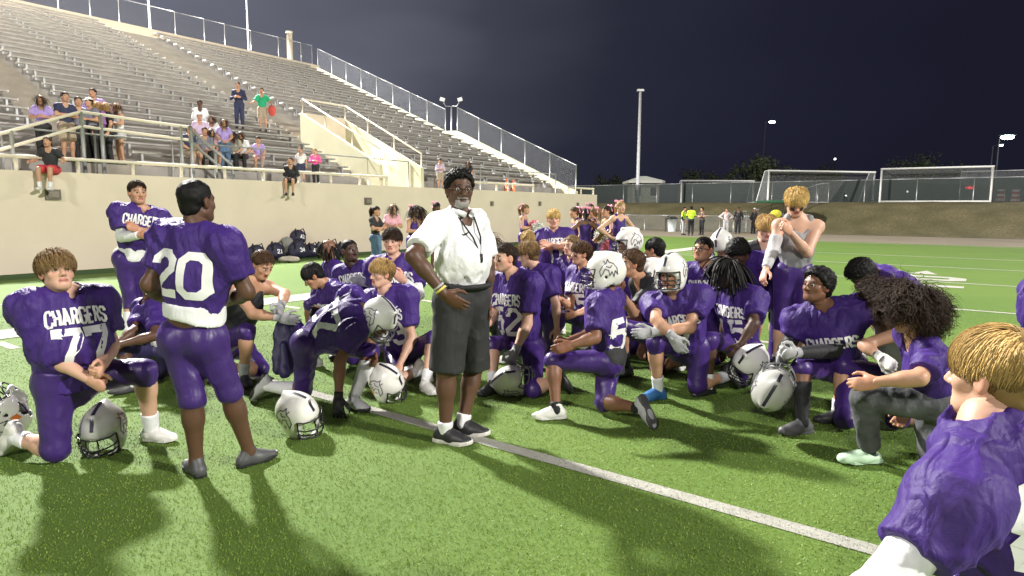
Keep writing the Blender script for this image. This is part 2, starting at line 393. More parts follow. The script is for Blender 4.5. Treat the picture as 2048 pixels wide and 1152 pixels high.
# back parapet, its letters and the fence on top
zb = ZT + NROW * RISE; PT = 12.05
put('back_parapet', MB().wbox(-60, UE + 0.3, VB, VB + 0.3, zb - 0.3, PT), CREAM, gs)
tf = MB()
def wire_mat(name, c, alpha, sc):
    mt, t, b = node_mat(name); b.inputs['Base Color'].default_value = (*c, 1); b.inputs['Roughness'].default_value = 0.5
    co = t.nodes.new('ShaderNodeTexCoord'); mpn = t.nodes.new('ShaderNodeMapping'); mpn.inputs['Rotation'].default_value = (0.6, 0.785, 0.3)
    t.links.new(co.outputs['Object'], mpn.inputs[0])
    w1 = t.nodes.new('ShaderNodeTexWave'); w1.inputs['Scale'].default_value = sc; t.links.new(mpn.outputs[0], w1.inputs['Vector'])
    mp2 = t.nodes.new('ShaderNodeMapping'); mp2.inputs['Rotation'].default_value = (-0.6, -0.785, 0.3); t.links.new(co.outputs['Object'], mp2.inputs[0])
    w2 = t.nodes.new('ShaderNodeTexWave'); w2.inputs['Scale'].default_value = sc; t.links.new(mp2.outputs[0], w2.inputs['Vector'])
    mx = t.nodes.new('ShaderNodeMath'); mx.operation = 'MAXIMUM'; t.links.new(w1.outputs['Fac'], mx.inputs[0]); t.links.new(w2.outputs['Fac'], mx.inputs[1])
    cp_ = t.nodes.new('ShaderNodeMath'); cp_.operation = 'GREATER_THAN'; cp_.inputs[1].default_value = 1 - alpha; t.links.new(mx.outputs[0], cp_.inputs[0])
    t.links.new(cp_.outputs[0], b.inputs['Alpha']); MATS[name] = mt; return mt
WIRE = wire_mat('chain_link_wire', (0.26, 0.27, 0.28), 0.016, 9)
WIRED = wire_mat('windscreen_mesh', (0.018, 0.028, 0.027), 0.62, 12)
WIREF = wire_mat('far_chain_link', (0.22, 0.23, 0.24), 0.045, 8)
def fence_run(parent, pts, h, wm, pr=0.03, rail=True, every=1, gap=0.0):
    for i in range(len(pts)):
        p = A(pts[i]); put('post', MB().tube([p, p + A([0, 0, h])], pr, 6), STEEL, parent, True)
    for i in range(len(pts) - 1):
        p, q = A(pts[i]), A(pts[i + 1]); H_ = A([0, 0, h])
        if rail: put('top_rail', MB().tube([p + H_, q + H_], pr * 0.8, 6), STEEL, parent, True)
        d = nrm(np.cross(q - p, (0, 0, 1))) * 0.004; b0 = A([0, 0, 0.04])
        put('mesh_panel', (np.array([p + b0 + d, q + b0 + d, q + H_ * 0.98 + d, p + H_ * 0.98 + d]), [(0, 1, 2, 3)]), wm, parent)
fp = [(120, None), (184, None), (242, None), (354, None), (412, None), (453, None), (505, None), (560, None), (605, None), (627, None)]
us_ = [5.0, 8.3] + [float(on_v(x, 5 + x * 0.19, VB) @ UH) for x, _ in fp]
fp_ = [(u, VB + 0.15) for u in us_]
fn = thing('chain_link_fence', W(20, VB + .15, PT), 'tall chain link fence along the top of the grandstand', 'fence')
fence_run(fn, [W(u, v, PT) for u, v in fp_], 1.35, WIRE, 0.03)
for nm, px_, tp, lab in (('flag_pole', 308, 6.2, 'thin white pole above the parapet left of the grandstand'), ('flag_pole', 505, 6.2, 'thin white pole above the parapet letter near the corner')):
    u = float(on_v(px_, 5 + px_ * .19, VB) @ UH); p = W(u, VB + 0.45, PT - 1.0)
    t_ = thing(nm, p, lab, 'pole', 'thin poles behind the parapet'); put('shaft', MB().tube([p, p + A([0, 0, tp + 1])], [0.07, 0.05], 8), plain('white_pole_paint', (0.62, 0.63, 0.66), 0.5), t_, True); put('bracket', MB().box(p + A([0, -0.1, .8]), (1, 0, 0), (0, 1, 0), (0, 0, 1), .1, .14, .05), STEEL, t_)
p = W(float(on_v(589, 118, VB) @ UH), VB + 0.5, PT - 0.5)
t_ = thing('vent_stack', p, 'thick pale concrete column with a cap above the stand corner', 'column')
put('shaft', MB().tube([p, p + A([0, 0, 2.4])], 0.21, 12), CREAM, t_, True); put('cap', MB().tube([p + A([0, 0, 2.4]), p + A([0, 0, 2.55])], [0.26, 0.25], 12), CREAM, t_, True)
# end wall with its sloping top and the flat step half-way
def slab(name, prof, u0, u1, mat, parent):
    n = len(prof); Vv = [W(u0, a, b) for a, b in prof] + [W(u1, a, b) for a, b in prof]
    Fq = [tuple(range(n))[::-1], tuple(range(n, 2 * n))] + [(i, (i + 1) % n, n + (i + 1) % n, n + i) for i in range(n)]
    return put(name, (np.array(Vv), Fq), mat, parent)
slab('end_wall', [(VW + 0.32, 0), (VW + 0.32, 2.55), (27.1, 6.39), (28.1, 6.44), (VB + .29, 12.0), (VB + .29, 0)], UE + 0.003, UE + 0.3, PGREEN, gs)
fe = thing('chain_link_fence', W(UE + .15, 24, 4), 'chain link fence stepping down the sloping end wall of the grandstand', 'fence')
def wall_top(v):
    return 2.55 + (v - VW - .32) * (6.39 - 2.55) / (27.1 - VW - .32) if v < 27.1 else (6.42 if v < 28.1 else 6.44 + (v - 28.1) * (12.0 - 6.44) / (VB + .29 - 28.1))
fence_run(fe, [W(UE + .15, v, wall_top(v)) for v in np.linspace(VB, 28.1, 9)], 1.35, WIRE, 0.033)
fence_run(fe, [W(UE + .15, v, wall_top(v)) for v in np.linspace(27.1, VW + 0.36, 6)], 1.4, WIRE, 0.033)
p = W(UE + .15, 27.6, 6.43)
t_ = thing('speaker_post', p, 'short steel post with two small floodlights on the end wall', 'lamp post')
put('pole', MB().tube([p, p + A([0, 0, 1.5])], 0.05, 8), STEEL, t_, True); put('cross_arm', MB().tube([p + A([-.5, 0, 1.75]), p + A([-.35, 0, 1.5]), p + A([.35, 0, 1.5]), p + A([.5, 0, 1.75])], 0.035, 6), STEEL, t_, True)
for s in (-.55, .55): put('lamp_head', MB().box(p + A([s, -.05, 1.9]), nrm((1, 0, .3 * np.sign(s))), (0, 1, 0), nrm((-.3 * np.sign(s), 0, 1)), .15, .1, .11), plain('lamp_housing', (.5, .5, .5), .5), t_)
# vomitory: two sloping side walls, a back wall, rails and a bulkhead lamp
for u0, u1 in ((VL - 0.12, VL + 0.06), (VR - 0.06, VR + 0.12)):
    slab('stair_side_wall', [(VW + .31, ZT - .05), (VW + .31, 3.18), (23.13, 5.45), (23.13, ZT - .05)], u0, u1, PGREEN, gs)
    um = (u0 + u1) / 2; rr = put('hand_rail', MB().tube([W(um, VW + .35, 3.2), W(um, VW + .35, 3.75), W(um, 23.05, 6.0), W(um, 23.05, 5.45)], .035, 6), CREAMR, gs, True)
    for v in (20.0, 21.6):
        z = 3.18 + (v - VW - .31) * (5.45 - 3.18) / (23.13 - VW - .31); put('rail_post', MB().tube([W(um, v, z), W(um, v, z + .53)], .03, 6), CREAMR, gs, True)
put('stair_back_wall', MB().wbox(VL + .06, VR - .06, 22.95, 23.13, ZT - .05, 5.44), CREAM, gs)
put('hand_rail', MB().tube([W(VL, 23.05, 6.0), W(VR, 23.05, 6.0)], .035, 6), CREAMR, gs, True)
put('vomitory_floor', MB().wbox(VL + .06, VR - .06, VW + .3, 22.95, ZT - .25, ZT - .03), CONC, gs)
p = W(VR - .10, 20.6, 3.75)
t_ = thing('bulkhead_lamp', p, 'lit bulkhead lamp on the inner wall of the stairway in the stand', 'lamp')
put('housing', MB().box(p + W(-.03, 0, 0), UH, VH, (0, 0, 1), .03, .12, .09), STEEL, t_); put('lens', MB().box(p + W(-.08, 0, 0), UH, VH, (0, 0, 1), .025, .09, .06), glow('lamp_lens', (1, .93, .75), 12), t_)
ld = bpy.data.lights.new('bulkhead_light', 'POINT'); ld.energy = 55; ld.color = (1, .9, .68); ld.shadow_soft_size = .08
lo = bpy.data.objects.new('bulkhead_light', ld); col.objects.link(lo); lo.location = Vector(p + W(-.28, 0, 0))
# front rail on the wall, gaps as in the photograph
fr = thing('front_rail', W(10, VW + .15, ZT), 'low cream pipe rail along the top of the grandstand front wall', 'railing')
for (x0, x1, n) in ((-700, 775, 14), (905, 1068, 3), (1135, 1188, 3)):
    a, b = float(on_v(x0, 360, VW + .15) @ UH), float(on_v(x1, 360, VW + .15) @ UH)
    put('top_pipe', MB().tube([W(a, VW + .15, ZT + .33), W(b, VW + .15, ZT + .33)], .045, 8), CREAMR, fr, True)
    for i in range(n): u = a + .05 + (b - a - .1) * i / (n - 1); put('post', MB().tube([W(u, VW + .15, ZT), W(u, VW + .15, ZT + .30)], .045, 8), CREAMR, fr, True)
# taller grey guard rails set back on the walkway
gr = thing('guard_rail', W(10, V0, ZT), 'grey pipe guard rail behind the low cream rail on the walkway', 'railing')
GREYP = plain('grey_pipe', (.30, .31, .30), .5, .4)
for (u0, u1) in ((5.3, 9.3), (9.9, VL - .1), (VL + .1, VR - .1), (VR + .2, UE - 1.0)):
    n = max(2, int((u1 - u0) / 1.9) + 1)
    put('top_pipe', MB().tube([W(u0, V0 - .25, ZT + 1.05), W(u1, V0 - .25, ZT + 1.05)], .026, 6), GREYP, gr, True)
    for i in range(n): u = u0 + (u1 - u0) * i / (n - 1); put('post', MB().tube([W(u, V0 - .25, ZT), W(u, V0 - .25, ZT + 1.05)], .026, 6), GREYP, gr, True)
lr = thing('stair_rail', W(7.7, V0, ZT), 'pale double pipe stair railing at the foot of the left aisle', 'railing')
for (a, b) in (((4.0, 2.75), (6.9, 3.95)), ((6.9, 3.95), (9.6, 3.85)), ((9.6, 3.85), (10.9, 2.85)), ((10.9, 2.85), (10.95, 2.4))):
    for dz in (0, -.36):
        if b[1] + dz < 2.35: continue
        put('rail_pipe', MB().tube([W(a[0], VW + .62, a[1] + dz), W(b[0], VW + .62, max(2.42, b[1] + dz))], .042, 6), CREAMR if a[0] < 9 else GREYP, lr, True)
for u, z in ((4.0, 2.75), (5.4, 3.33), (6.9, 3.95), (7.35, 3.93), (9.4, 3.85), (9.7, 3.84), (10.4, 3.2)): put('post', MB().tube([W(u, VW + .62, ZT - .02), W(u, VW + .62, z)], .05, 6), GREYP, lr, True)
# brown wall plates, row letters
BOXM = plain('brown_box', (.13, .11, .09), .6)
for x, y, w, h in ((105, 389, .16, .12), (735, 402, .15, .12), (983, 407, .09, .1), (1079, 407, .09, .1), (1155, 409, .09, .1)):
    c = on_v(x, y, VW) - VH * .03
    t_ = thing('wall_box', c, 'small brown box on the cream wall, %s' % {105: 'leftmost and largest', 735: 'above the woman in dark grey', 983: 'just right of the coach', 1079: 'between the coach and the wall end', 1155: 'nearest the wall end'}[x], 'box', 'boxes on the front wall')
    put('case', MB().box(c, UH, VH, (0, 0, 1), w, .03, h), BOXM, t_); put('cover', MB().box(c - VH * .04, UH, VH, (0, 0, 1), w * .7, .01, h * .6), plain('box_cover', (.2, .17, .14), .4), t_)
for x, c in ((707, (.85, .22, .06)), (1014, (.85, .20, .05)), (1027, (.8, .22, .1))):
    p = on_v(x, 380, V0 - .1); p[2] = ZT - .02
    if x == 707: continue
    t_ = thing('traffic_cone', p, 'bright orange traffic cone on the walkway, %s' % ('left of the pair' if x == 1014 else 'right of the pair'), 'cone', 'cones on the walkway')
    put('cone', MB().tube([p + A([0, 0, .05]), p + A([0, 0, .7])], [.14, .03], 12), plain('cone_orange%d' % x, c, .5), t_, True); put('base', MB().box(p + A([0, 0, .025]), (1, 0, 0), (0, 1, 0), (0, 0, 1), .2, .2, .025), RUBBER, t_); put('band', MB().tube([p + A([0, 0, .36]), p + A([0, 0, .5])], [.096, .072], 12), PRINT, t_, True)

# ------------------------------------------------------------------ floodlight towers (outside the frame, they carry the lamps above)
for f, lab in zip(FLOODS, ('behind the grandstand on the left', 'across the field on the right', 'behind the camera', 'far corner of the field')):
    p = flood_pos(f); b = A([p[0], p[1], 0.0]); back = nrm(A([p[0], p[1], 0])) * .9
    t_ = thing('floodlight_tower', b + back, 'tall steel floodlight tower, %s' % lab, 'floodlight', 'stadium floodlight towers')
    put('pole', MB().tube([b + back - A([0, 0, .1]), b + back + A([0, 0, f[2] + 2])], [.35, .2], 10), STEEL, t_, True)
    side = nrm(np.cross(back, (0, 0, 1)))
    for k in range(4): put('cross_arm', MB().tube([b + back * 1.0 + side * 2.2 + A([0, 0, f[2] - 1.5 + k]), b + back - side * 2.2 + A([0, 0, f[2] - 1.5 + k])], .06, 6), STEEL, t_, True)

# ------------------------------------------------------------------ beyond the track
ff = thing('boundary_fence', W(56, 10, 2.2), 'long dark windscreen fence along the top of the berm', 'fence')
fence_run(ff, [W(56.0, v, 2.15) for v in np.arange(52, -3, -3.4)], 1.75, WIRED, .035)
fq = thing('boundary_fence', W(60, -20, 2.2), 'tall chain link fence behind the two white soccer goals', 'fence')
fence_run(fq, [W(62, v, 2.15) for v in np.arange(2, -52, -4.6)], 2.5, WIREF, .04)
fd = thing('chain_link_fence', W(50, 12, 0), 'grey chain link fence climbing the berm behind the far bystanders', 'fence')
fence_run(fd, [W(46 + k * 1.1, 14.5 - k * .55, berm_z(46 + k * 1.1, 14.5 - k * .55) - .02) for k in range(9)], 1.5, WIREF, .03)
fl = thing('track_fence', W(46, 18, 0), 'low chain link fence along the foot of the berm', 'fence')
fence_run(fl, [W(46.0, v, 0) for v in np.arange(30, 10, -2.9)], 1.15, WIREF, .028)
GOALW = plain('white_goal_paint', (.66, .66, .64), .45)
NET = wire_mat('goal_net', (.30, .31, .32), .055, 7)
def soccer_goal(a, b, z, h, depth, label, mat=GOALW, r=.07, bar=True):
    a, b = A(a), A(b); a[2] = b[2] = z; U_ = A([0, 0, h]); back = nrm(np.cross(b - a, (0, 0, 1))); back = back if back[1] > 0 else -back
    t_ = thing('soccer_goal', (a + b) / 2, label, 'goal', 'soccer goals on the berm')
    put('post', MB().tube([a, a + U_], r, 8), mat, t_, True); put('post', MB().tube([b, b + U_], r, 8), mat, t_, True)
    put('crossbar', MB().tube([a + U_ - nrm(b - a) * r, b + U_ + nrm(b - a) * r], r, 8), mat, t_, True)
    a2, b2 = a + back * depth, b + back * depth; at_, bt_ = a + U_ + back * depth * .35, b + U_ + back * depth * .35
    for q, qt, q2 in ((a, at_, a2), (b, bt_, b2)):
        put('side_stay', MB().tube([q + U_, qt, q2, q], r * .6, 6), mat, t_, True)
    if bar: put('ground_bar', MB().tube([a2, b2], r * .6, 6), mat, t_, True)
    for nm, q in (('net', [at_, bt_, b2, a2]), ('net', [a + U_, at_, a2, a]), ('net', [b + U_, bt_, b2, b])):
        put('net', (np.array(q), [(0, 1, 2, 3)]), NET, t_)
def at_z(x, y, z):
    d = ray(x, y); return CAM + d * ((z - CAMH) / d[2])
g1a, g1b = PY(1535, 405, 48.5), PY(1745, 405, 50.0)
soccer_goal(g1a, g1b, 2.2, 2.3, 1.6, 'white soccer goal on the berm behind the standing boy in grey')
g2a, g2b = PY(1759, 405, 48.5), PY(1980, 405, 45.0)
soccer_goal(g2a, g2b, 2.2, 2.45, 1.6, 'rightmost white soccer goal with ground bar on the berm')
put('ground_bar', MB().tube([g2a * A([1, 1, 0]) + A([0, 0, 2.25]), g2b * A([1, 1, 0]) + A([0, 0, 2.25])], .07, 8), GOALW, bpy.data.objects['soccer_goal.001'], True)
soccer_goal(PY(1362, 408, 58), PY(1505, 408, 58), 2.2, 1.95, 1.5, 'greyish goal frame behind the far bystanders by the dark fence', plain('grey_goal', (.4, .4, .39), .5), .08, False)
# ticket booth and tall pole
c = PY(1286, 385, 66); c[2] = 2.0
t_ = thing('booth', c, 'small pale booth with a hipped roof behind the dark fence', 'building')
put('wall', MB().box(c + A([0, 0, 1.1]), (1, 0, 0), (0, 1, 0), (0, 0, 1), 1.35, 1.3, 1.1), plain('booth_wall', (.50, .50, .40), .8), t_)
rb = 1.8; put('roof', (np.array([c + A(q) for q in ((-rb, -rb, 2.2), (rb, -rb, 2.2), (rb, rb, 2.2), (-rb, rb, 2.2), (-rb, -rb, 2.42), (rb, -rb, 2.42), (rb, rb, 2.42), (-rb, rb, 2.42), (-.3, 0, 2.95), (.3, 0, 2.95))]), [(3, 2, 1, 0), (0, 1, 5, 4), (1, 2, 6, 5), (2, 3, 7, 6), (3, 0, 4, 7), (4, 5, 9, 8), (5, 6, 9), (6, 7, 8, 9), (7, 4, 8)]), plain('booth_roof', (.52, .53, .47), .7), t_)
for s in (-.8, .75):
    w_ = put('window', MB().box(c + A([s, -1.31, 1.35]), (1, 0, 0), (0, 1, 0), (0, 0, 1), .28, .03, .42), plain('dark_glass', (.02, .02, .025), .15), t_); put('frame', MB().box(c + A([s, -1.3, .9]), (1, 0, 0), (0, 1, 0), (0, 0, 1), .34, .05, .04), GOALW, w_)
p = PY(1275, 380, 62); p[2] = 2.0; q = PY(1279, 182, 62)
t_ = thing('light_pole', p, 'tall white steel pole standing in front of the booth', 'pole')
put('shaft', MB().tube([p, A([p[0], p[1], q[2]])], [.17, .12], 10), plain('white_pole_paint', (.62, .63, .66), .5), t_, True); put('cap', MB().box(A([p[0], p[1], q[2] + .05]), (1, 0, 0), (0, 1, 0), (0, 0, 1), .32, .2, .1), STEEL, t_)
def street_light(x, y, yy, r, colr, s, lab, two=False):
    q = PY(x, y, yy); b = A([q[0] - 1.2, q[1], 0.0])
    t_ = thing('street_light', b, lab, 'street light', 'lit street lights in the dark')
    put('pole', MB().tube([b, b + A([0, 0, q[2] - .2]), q + A([-.3, 0, .12])], [.12, .08, .05], 8), plain('dim_pole', (.12, .12, .12), .6), t_, True)
    put('lamp_head', MB().box(q + A([0, 0, .12]), (1, 0, 0), (0, 1, 0), (0, 0, 1), r * 1.4, r, .08), STEEL, t_)
    put('lamp', MB().sphere(q - A([0, 0, r * .3]), r, 8, (1.5, 1, .55)), glow('lamp_glow_%d' % x, colr, s), t_, True)
street_light(1544, 243, 120, .38, (.85, .9, 1.0), 14, 'distant lit street light in the middle of the dark sky')
street_light(2015, 272, 100, .62, (.75, 1.0, .9), 30, 'bright greenish street light at the right edge of the sky')
street_light(2002, 290, 100, .22, (.9, .95, 1.0), 12, 'small lamp below the bright greenish street light')
for x, y, lab in ((1670, 318, 'tiny white lamp above the left soccer goal'), (1692, 391, 'tiny white lamp seen through the left goal'), (1815, 383, 'tiny white lamp seen through the right goal'), (1926, 389, 'tiny white lamp near the red sign')):
    q = PY(x, y, 150); b = A([q[0], q[1], 0.0]); t_ = thing('yard_lamp', b, lab, 'lamp', 'tiny far lamps')
    put('post', MB().tube([b, q], .06, 6), plain('dim_pole', (.12, .12, .12), .6), t_, True); put('globe', MB().sphere(q, .22, 6), glow('yard_glow%d' % x, (1, .97, .9), 6), t_, True)
RED = glow('red_sign_glow', (1.0, .03, .05), 7)
for x0, n in ((1932, 5), (1974, 4)):
    q = PY(x0 + 8, 375, 110); b = A([q[0], q[1], 0.0])
    t_ = thing('lit_sign', b, 'red lit sign lettering far behind the right goal, %s half' % ('left' if n == 5 else 'right'), 'sign', 'red signs far behind the goal')
    put('post', MB().tube([b, q - A([0, 0, .3])], .08, 6), plain('dim_pole', (.12, .12, .12), .6), t_, True)
    for k in range(n): put('letter', MB().box(PY(x0 + k * 3.6, 375 + (k % 2), 110), (1, 0, 0), (0, 1, 0), (0, 0, 1), .11, .04, .17 + .05 * (k % 3)), RED, t_)
for x, yy in ((2000, 47), (2030, 48)):
    p = PY(x, 405, yy); p[2] = 2.16
    t_ = thing('traffic_drum', p, 'orange and white striped traffic drum on the berm, %s' % ('left of the pair' if x == 2000 else 'nearest the picture edge'), 'traffic drum', 'traffic drums on the berm')
    for k in range(6): put('band', MB().tube([p + A([0, 0, k * .17]), p + A([0, 0, (k + 1) * .17])], [.30 - .015 * k, .29 - .015 * k], 14), plain('drum_red', (.42, .05, .05), .5) if k % 2 == 0 else plain('drum_white', (.45, .42, .42), .5), t_, True)
    put('base', MB().tube([p, p + A([0, 0, .06])], .4, 14), RUBBER, t_, True)
# trash can on the track edge
p = G(1343, 463); p = p * .93 if False else p
BINW = plain('pale_bin', (.50, .56, .56), .6)
t_ = thing('trash_can', p, 'pale tapered trash can with dark lid at the edge of the track', 'trash can')
put('body', MB().tube([p, p + A([0, 0, .9])], [.27, .38], 14), BINW, t_, True); put('rim', MB().tube([p + A([0, 0, .9]), p + A([0, 0, .97])], [.42, .42], 14), RUBBER, t_, True); put('liner', MB().tube([p + A([0, 0, .97]), p + A([.03, 0, 1.1])], [.36, .3], 10), plain('bin_bag', (.03, .03, .03), .35), t_, True)
put('frame_leg', MB().box(p + A([-.44, 0, .5]), (1, 0, 0), (0, 1, 0), (0, 0, 1), .04, .1, .5), plain('bin_frame', (.06, .05, .045), .6), t_)
# green tarp and shade on the berm
p = PY(1556, 405, 47); p[2] = 2.1
t_ = thing('tarp', p, 'folded dark green tarp at the foot of the left goal', 'tarp')
V = []; 
for k in range(13): V.append(p + A([2.2 * math.cos(k / 12 * 2 * math.pi), .8 * math.sin(k / 12 * 2 * math.pi), 0]))
put('sheet', MB().tube([p, p + A([0, 0, .14]), p + A([0, 0, .2])], [1.9, 1.6, .6], 14), plain('green_tarp', (.03, .10, .05), .5, bmp=.5, bscale=6), t_, True); put('rope', MB().tube([V[i] + A([0, 0, .03]) for i in range(13)], .02, 5), STEEL, t_, True)

# dark trees beyond the fence
LEAF = plain('leaf_green', (.045, .06, .025), .7, var=.3, vscale=2)
BARK = plain('bark', (.06, .045, .03), .9)
def tree(x, yy, h, rx, seed, lab):
    r = np.random.RandomState(seed); b = PY(x, 430, yy); b[2] = 0.0
    t_ = thing('tree', b, lab, 'tree', 'dark trees beyond the fence')
    tr = MB(); top = b + A([.3, 0, h * .6]); tr.tube([b, b + A([.1, 0, h * .3]), top], [.3, .22, .1], 7)
    for k in range(6):
        an = k * 1.05 + r.rand(); s_ = b + A([0, 0, h * (.28 + .06 * k)]); tr.tube([s_, s_ + A([math.cos(an) * rx * .4, math.sin(an) * rx * .4, h * .12]), s_ + A([math.cos(an) * rx * .7, math.sin(an) * rx * .7, h * .3])], [.12, .08, .03], 5)
    put('trunk', tr, BARK, t_, True)
    n = 2600; cl = r.randn(22, 3) * A([rx * .42, rx * .42, h * .13]) + A([0, 0, h * .66])
    ci = r.randint(0, 22, n); d = r.randn(n, 3); d /= np.linalg.norm(d, axis=1)[:, None]
    P = b + cl[ci] + d * (rx * .30) * (r.rand(n, 1) ** .4); e1 = r.randn(n, 3); e1 /= np.linalg.norm(e1, axis=1)[:, None]; e2 = np.cross(e1, d); s_ = .16 + .14 * r.rand(n, 1)
    Q = np.stack([P - e1 * s_, P + e2 * s_ * .6, P + e1 * s_, P - e2 * s_ * .6], 1).reshape(-1, 3)
    put('crown', (Q, np.arange(4 * n).reshape(-1, 4)), LEAF, t_)
for k, (x, yy, h, rx, lab) in enumerate(((1505, 84, 8.6, 4.6, 'dim leafy tree beyond the fence left of the white goals'), (1415, 96, 7.4, 4.0, 'low dark tree behind the grey goal frame'), (1850, 90, 9.2, 6.0, 'broad dark tree behind the rightmost goal'), (1640, 105, 9.0, 5.0, 'dark tree behind the left soccer goal'), (1225, 100, 6.5, 4.0, 'dark tree behind the end of the grandstand wall'), (1990, 110, 8.0, 5.0, 'dark tree below the greenish street light'))): tree(x, yy, h, rx, 40 + k, lab)

# ================================================================== FIGURES: implicit surfaces meshed with surface nets
def sdf_grid(prims, res, lo, hi):
    n = np.maximum(4, np.ceil((hi - lo) / res).astype(int) + 1)
    ax = [lo[i] + res * np.arange(n[i]) for i in range(3)]
    Fd = np.full(n, 0.3, np.float32)
    for pr in prims:
        k = pr.get('k', 0.02); blo, bhi = pr['bb']; mg = k + 2.5 * res
        sl = []
        for i in range(3):
            a = int(np.searchsorted(ax[i], blo[i] - mg)); b = int(np.searchsorted(ax[i], bhi[i] + mg))
            sl.append(slice(a, b))
        if any(s.stop <= s.start for s in sl): continue
        X, Y_, Z = np.meshgrid(ax[0][sl[0]], ax[1][sl[1]], ax[2][sl[2]], indexing='ij', sparse=True)
        d = pr['fn'](X, Y_, Z)
        for (pt, nn) in pr.get('clip', ()):
            d = np.maximum(d, (X - pt[0]) * nn[0] + (Y_ - pt[1]) * nn[1] + (Z - pt[2]) * nn[2])
        s = tuple(sl); f = Fd[s]
        if pr.get('sub'):
            d = -d; h = np.maximum(k - np.abs(f - d), 0) / k; Fd[s] = np.maximum(f, d) + h * h * k * .25
        else:
            h = np.maximum(k - np.abs(f - d), 0) / k; Fd[s] = np.minimum(f, d) - h * h * k * .25
    return Fd
def cone(a, b, ra, rb, side=None, flat=1.0, k=0.02, clip=(), sub=False):
    a = A(a, dtype=float); b = A(b, dtype=float); ba = b - a; L = np.linalg.norm(ba)
    if L < 1e-5: ba = A([0, 0, 1e-4]); L = 1e-4
    r = max(ra, rb) * max(1, flat)
    bb = (np.minimum(a, b) - r, np.maximum(a, b) + r); l2 = L * L
    if side is None or flat == 1.0:
        def fn(X, Y_, Z):
            px, py, pz = X - a[0], Y_ - a[1], Z - a[2]
            t = np.clip((px * ba[0] + py * ba[1] + pz * ba[2]) / l2, 0, 1)
            return np.sqrt((px - t * ba[0]) ** 2 + (py - t * ba[1]) ** 2 + (pz - t * ba[2]) ** 2) - (ra + (rb - ra) * t)
    else:
        z = ba / L; x = A(side, dtype=float); x = nrm(x - z * (x @ z)); y = np.cross(z, x); mf = min(1.0, flat)
        def fn(X, Y_, Z):
            px, py, pz = X - a[0], Y_ - a[1], Z - a[2]
            t = np.clip((px * ba[0] + py * ba[1] + pz * ba[2]) / l2, 0, 1)
            qx, qy, qz = px - t * ba[0], py - t * ba[1], pz - t * ba[2]
            u = qx * x[0] + qy * x[1] + qz * x[2]; v = (qx * y[0] + qy * y[1] + qz * y[2]) / flat; w = qx * z[0] + qy * z[1] + qz * z[2]
            return (np.sqrt(u * u + v * v + w * w) - (ra + (rb - ra) * t)) * mf
    return dict(fn=fn, bb=bb, k=k, clip=clip, sub=sub)
def ell(c, rad, R=None, k=0.02, clip=(), sub=False):
    c = A(c, dtype=float); rad = A(rad, dtype=float); R = np.eye(3) if R is None else A(R)   # rows = local axes
    r = rad.max(); mn = rad.min()
    def fn(X, Y_, Z):
        px, py, pz = X - c[0], Y_ - c[1], Z - c[2]
        q = [(px * R[i][0] + py * R[i][1] + pz * R[i][2]) / rad[i] for i in range(3)]
        l = np.sqrt(q[0] ** 2 + q[1] ** 2 + q[2] ** 2); g = np.sqrt((q[0] / rad[0]) ** 2 + (q[1] / rad[1]) ** 2 + (q[2] / rad[2]) ** 2) + 1e-6
        return l * (l - 1) / g
    return dict(fn=fn, bb=(c - r, c + r), k=k, clip=clip, sub=sub)
CORN = [(0, 0, 0), (1, 0, 0), (0, 1, 0), (1, 1, 0), (0, 0, 1), (1, 0, 1), (0, 1, 1), (1, 1, 1)]
EDG = [(0, 1), (2, 3), (4, 5), (6, 7), (0, 2), (1, 3), (4, 6), (5, 7), (0, 4), (1, 5), (2, 6), (3, 7)]
def surfnet(Fd, lo, res):
    S = Fd < 0; nx, ny, nz = Fd.shape
    cnt = np.zeros((nx - 1, ny - 1, nz - 1), np.int8)
    for (i, j, k) in CORN: cnt += S[i:nx - 1 + i, j:ny - 1 + j, k:nz - 1 + k]
    act = (cnt > 0) & (cnt < 8); I = np.argwhere(act); n = len(I)
    if n == 0: return np.zeros((0, 3)), np.zeros((0, 4), int)
    idx = np.full(act.shape, -1, np.int32); idx[act] = np.arange(n)
    fv = [Fd[I[:, 0] + c[0], I[:, 1] + c[1], I[:, 2] + c[2]] for c in CORN]
    acc = np.zeros((n, 3)); w = np.zeros(n)
    for a, b in EDG:
        f0, f1 = fv[a], fv[b]; mk = (f0 < 0) != (f1 < 0); t = np.where(mk, f0 / np.where(mk, f0 - f1, 1), 0)
        ca, cb = A(CORN[a], dtype=float), A(CORN[b], dtype=float)
        acc += np.where(mk[:, None], ca + t[:, None] * (cb - ca), 0); w += mk
    V = lo + res * (I + acc / w[:, None]); Q = []
    for axn in range(3):
        b1, b2 = (axn + 1) % 3, (axn + 2) % 3
        s0 = [slice(None)] * 3; s1 = [slice(None)] * 3; s0[axn] = slice(0, -1); s1[axn] = slice(1, None)
        for q in (b1, b2): s0[q] = s1[q] = slice(1, -1)
        d = S[tuple(s0)].astype(np.int8) - S[tuple(s1)].astype(np.int8)
        for sg in (1, -1):
            E_ = np.argwhere(d == sg)
            if not len(E_): continue
            E_[:, b1] += 1; E_[:, b2] += 1; qs = []
            for (o1, o2) in ((1, 1), (0, 1), (0, 0), (1, 0)):
                c = E_.copy(); c[:, b1] -= o1; c[:, b2] -= o2; qs.append(idx[c[:, 0], c[:, 1], c[:, 2]])
            q = np.stack(qs, 1); Q.append(q if sg > 0 else q[:, ::-1])
    return V, np.vstack(Q)
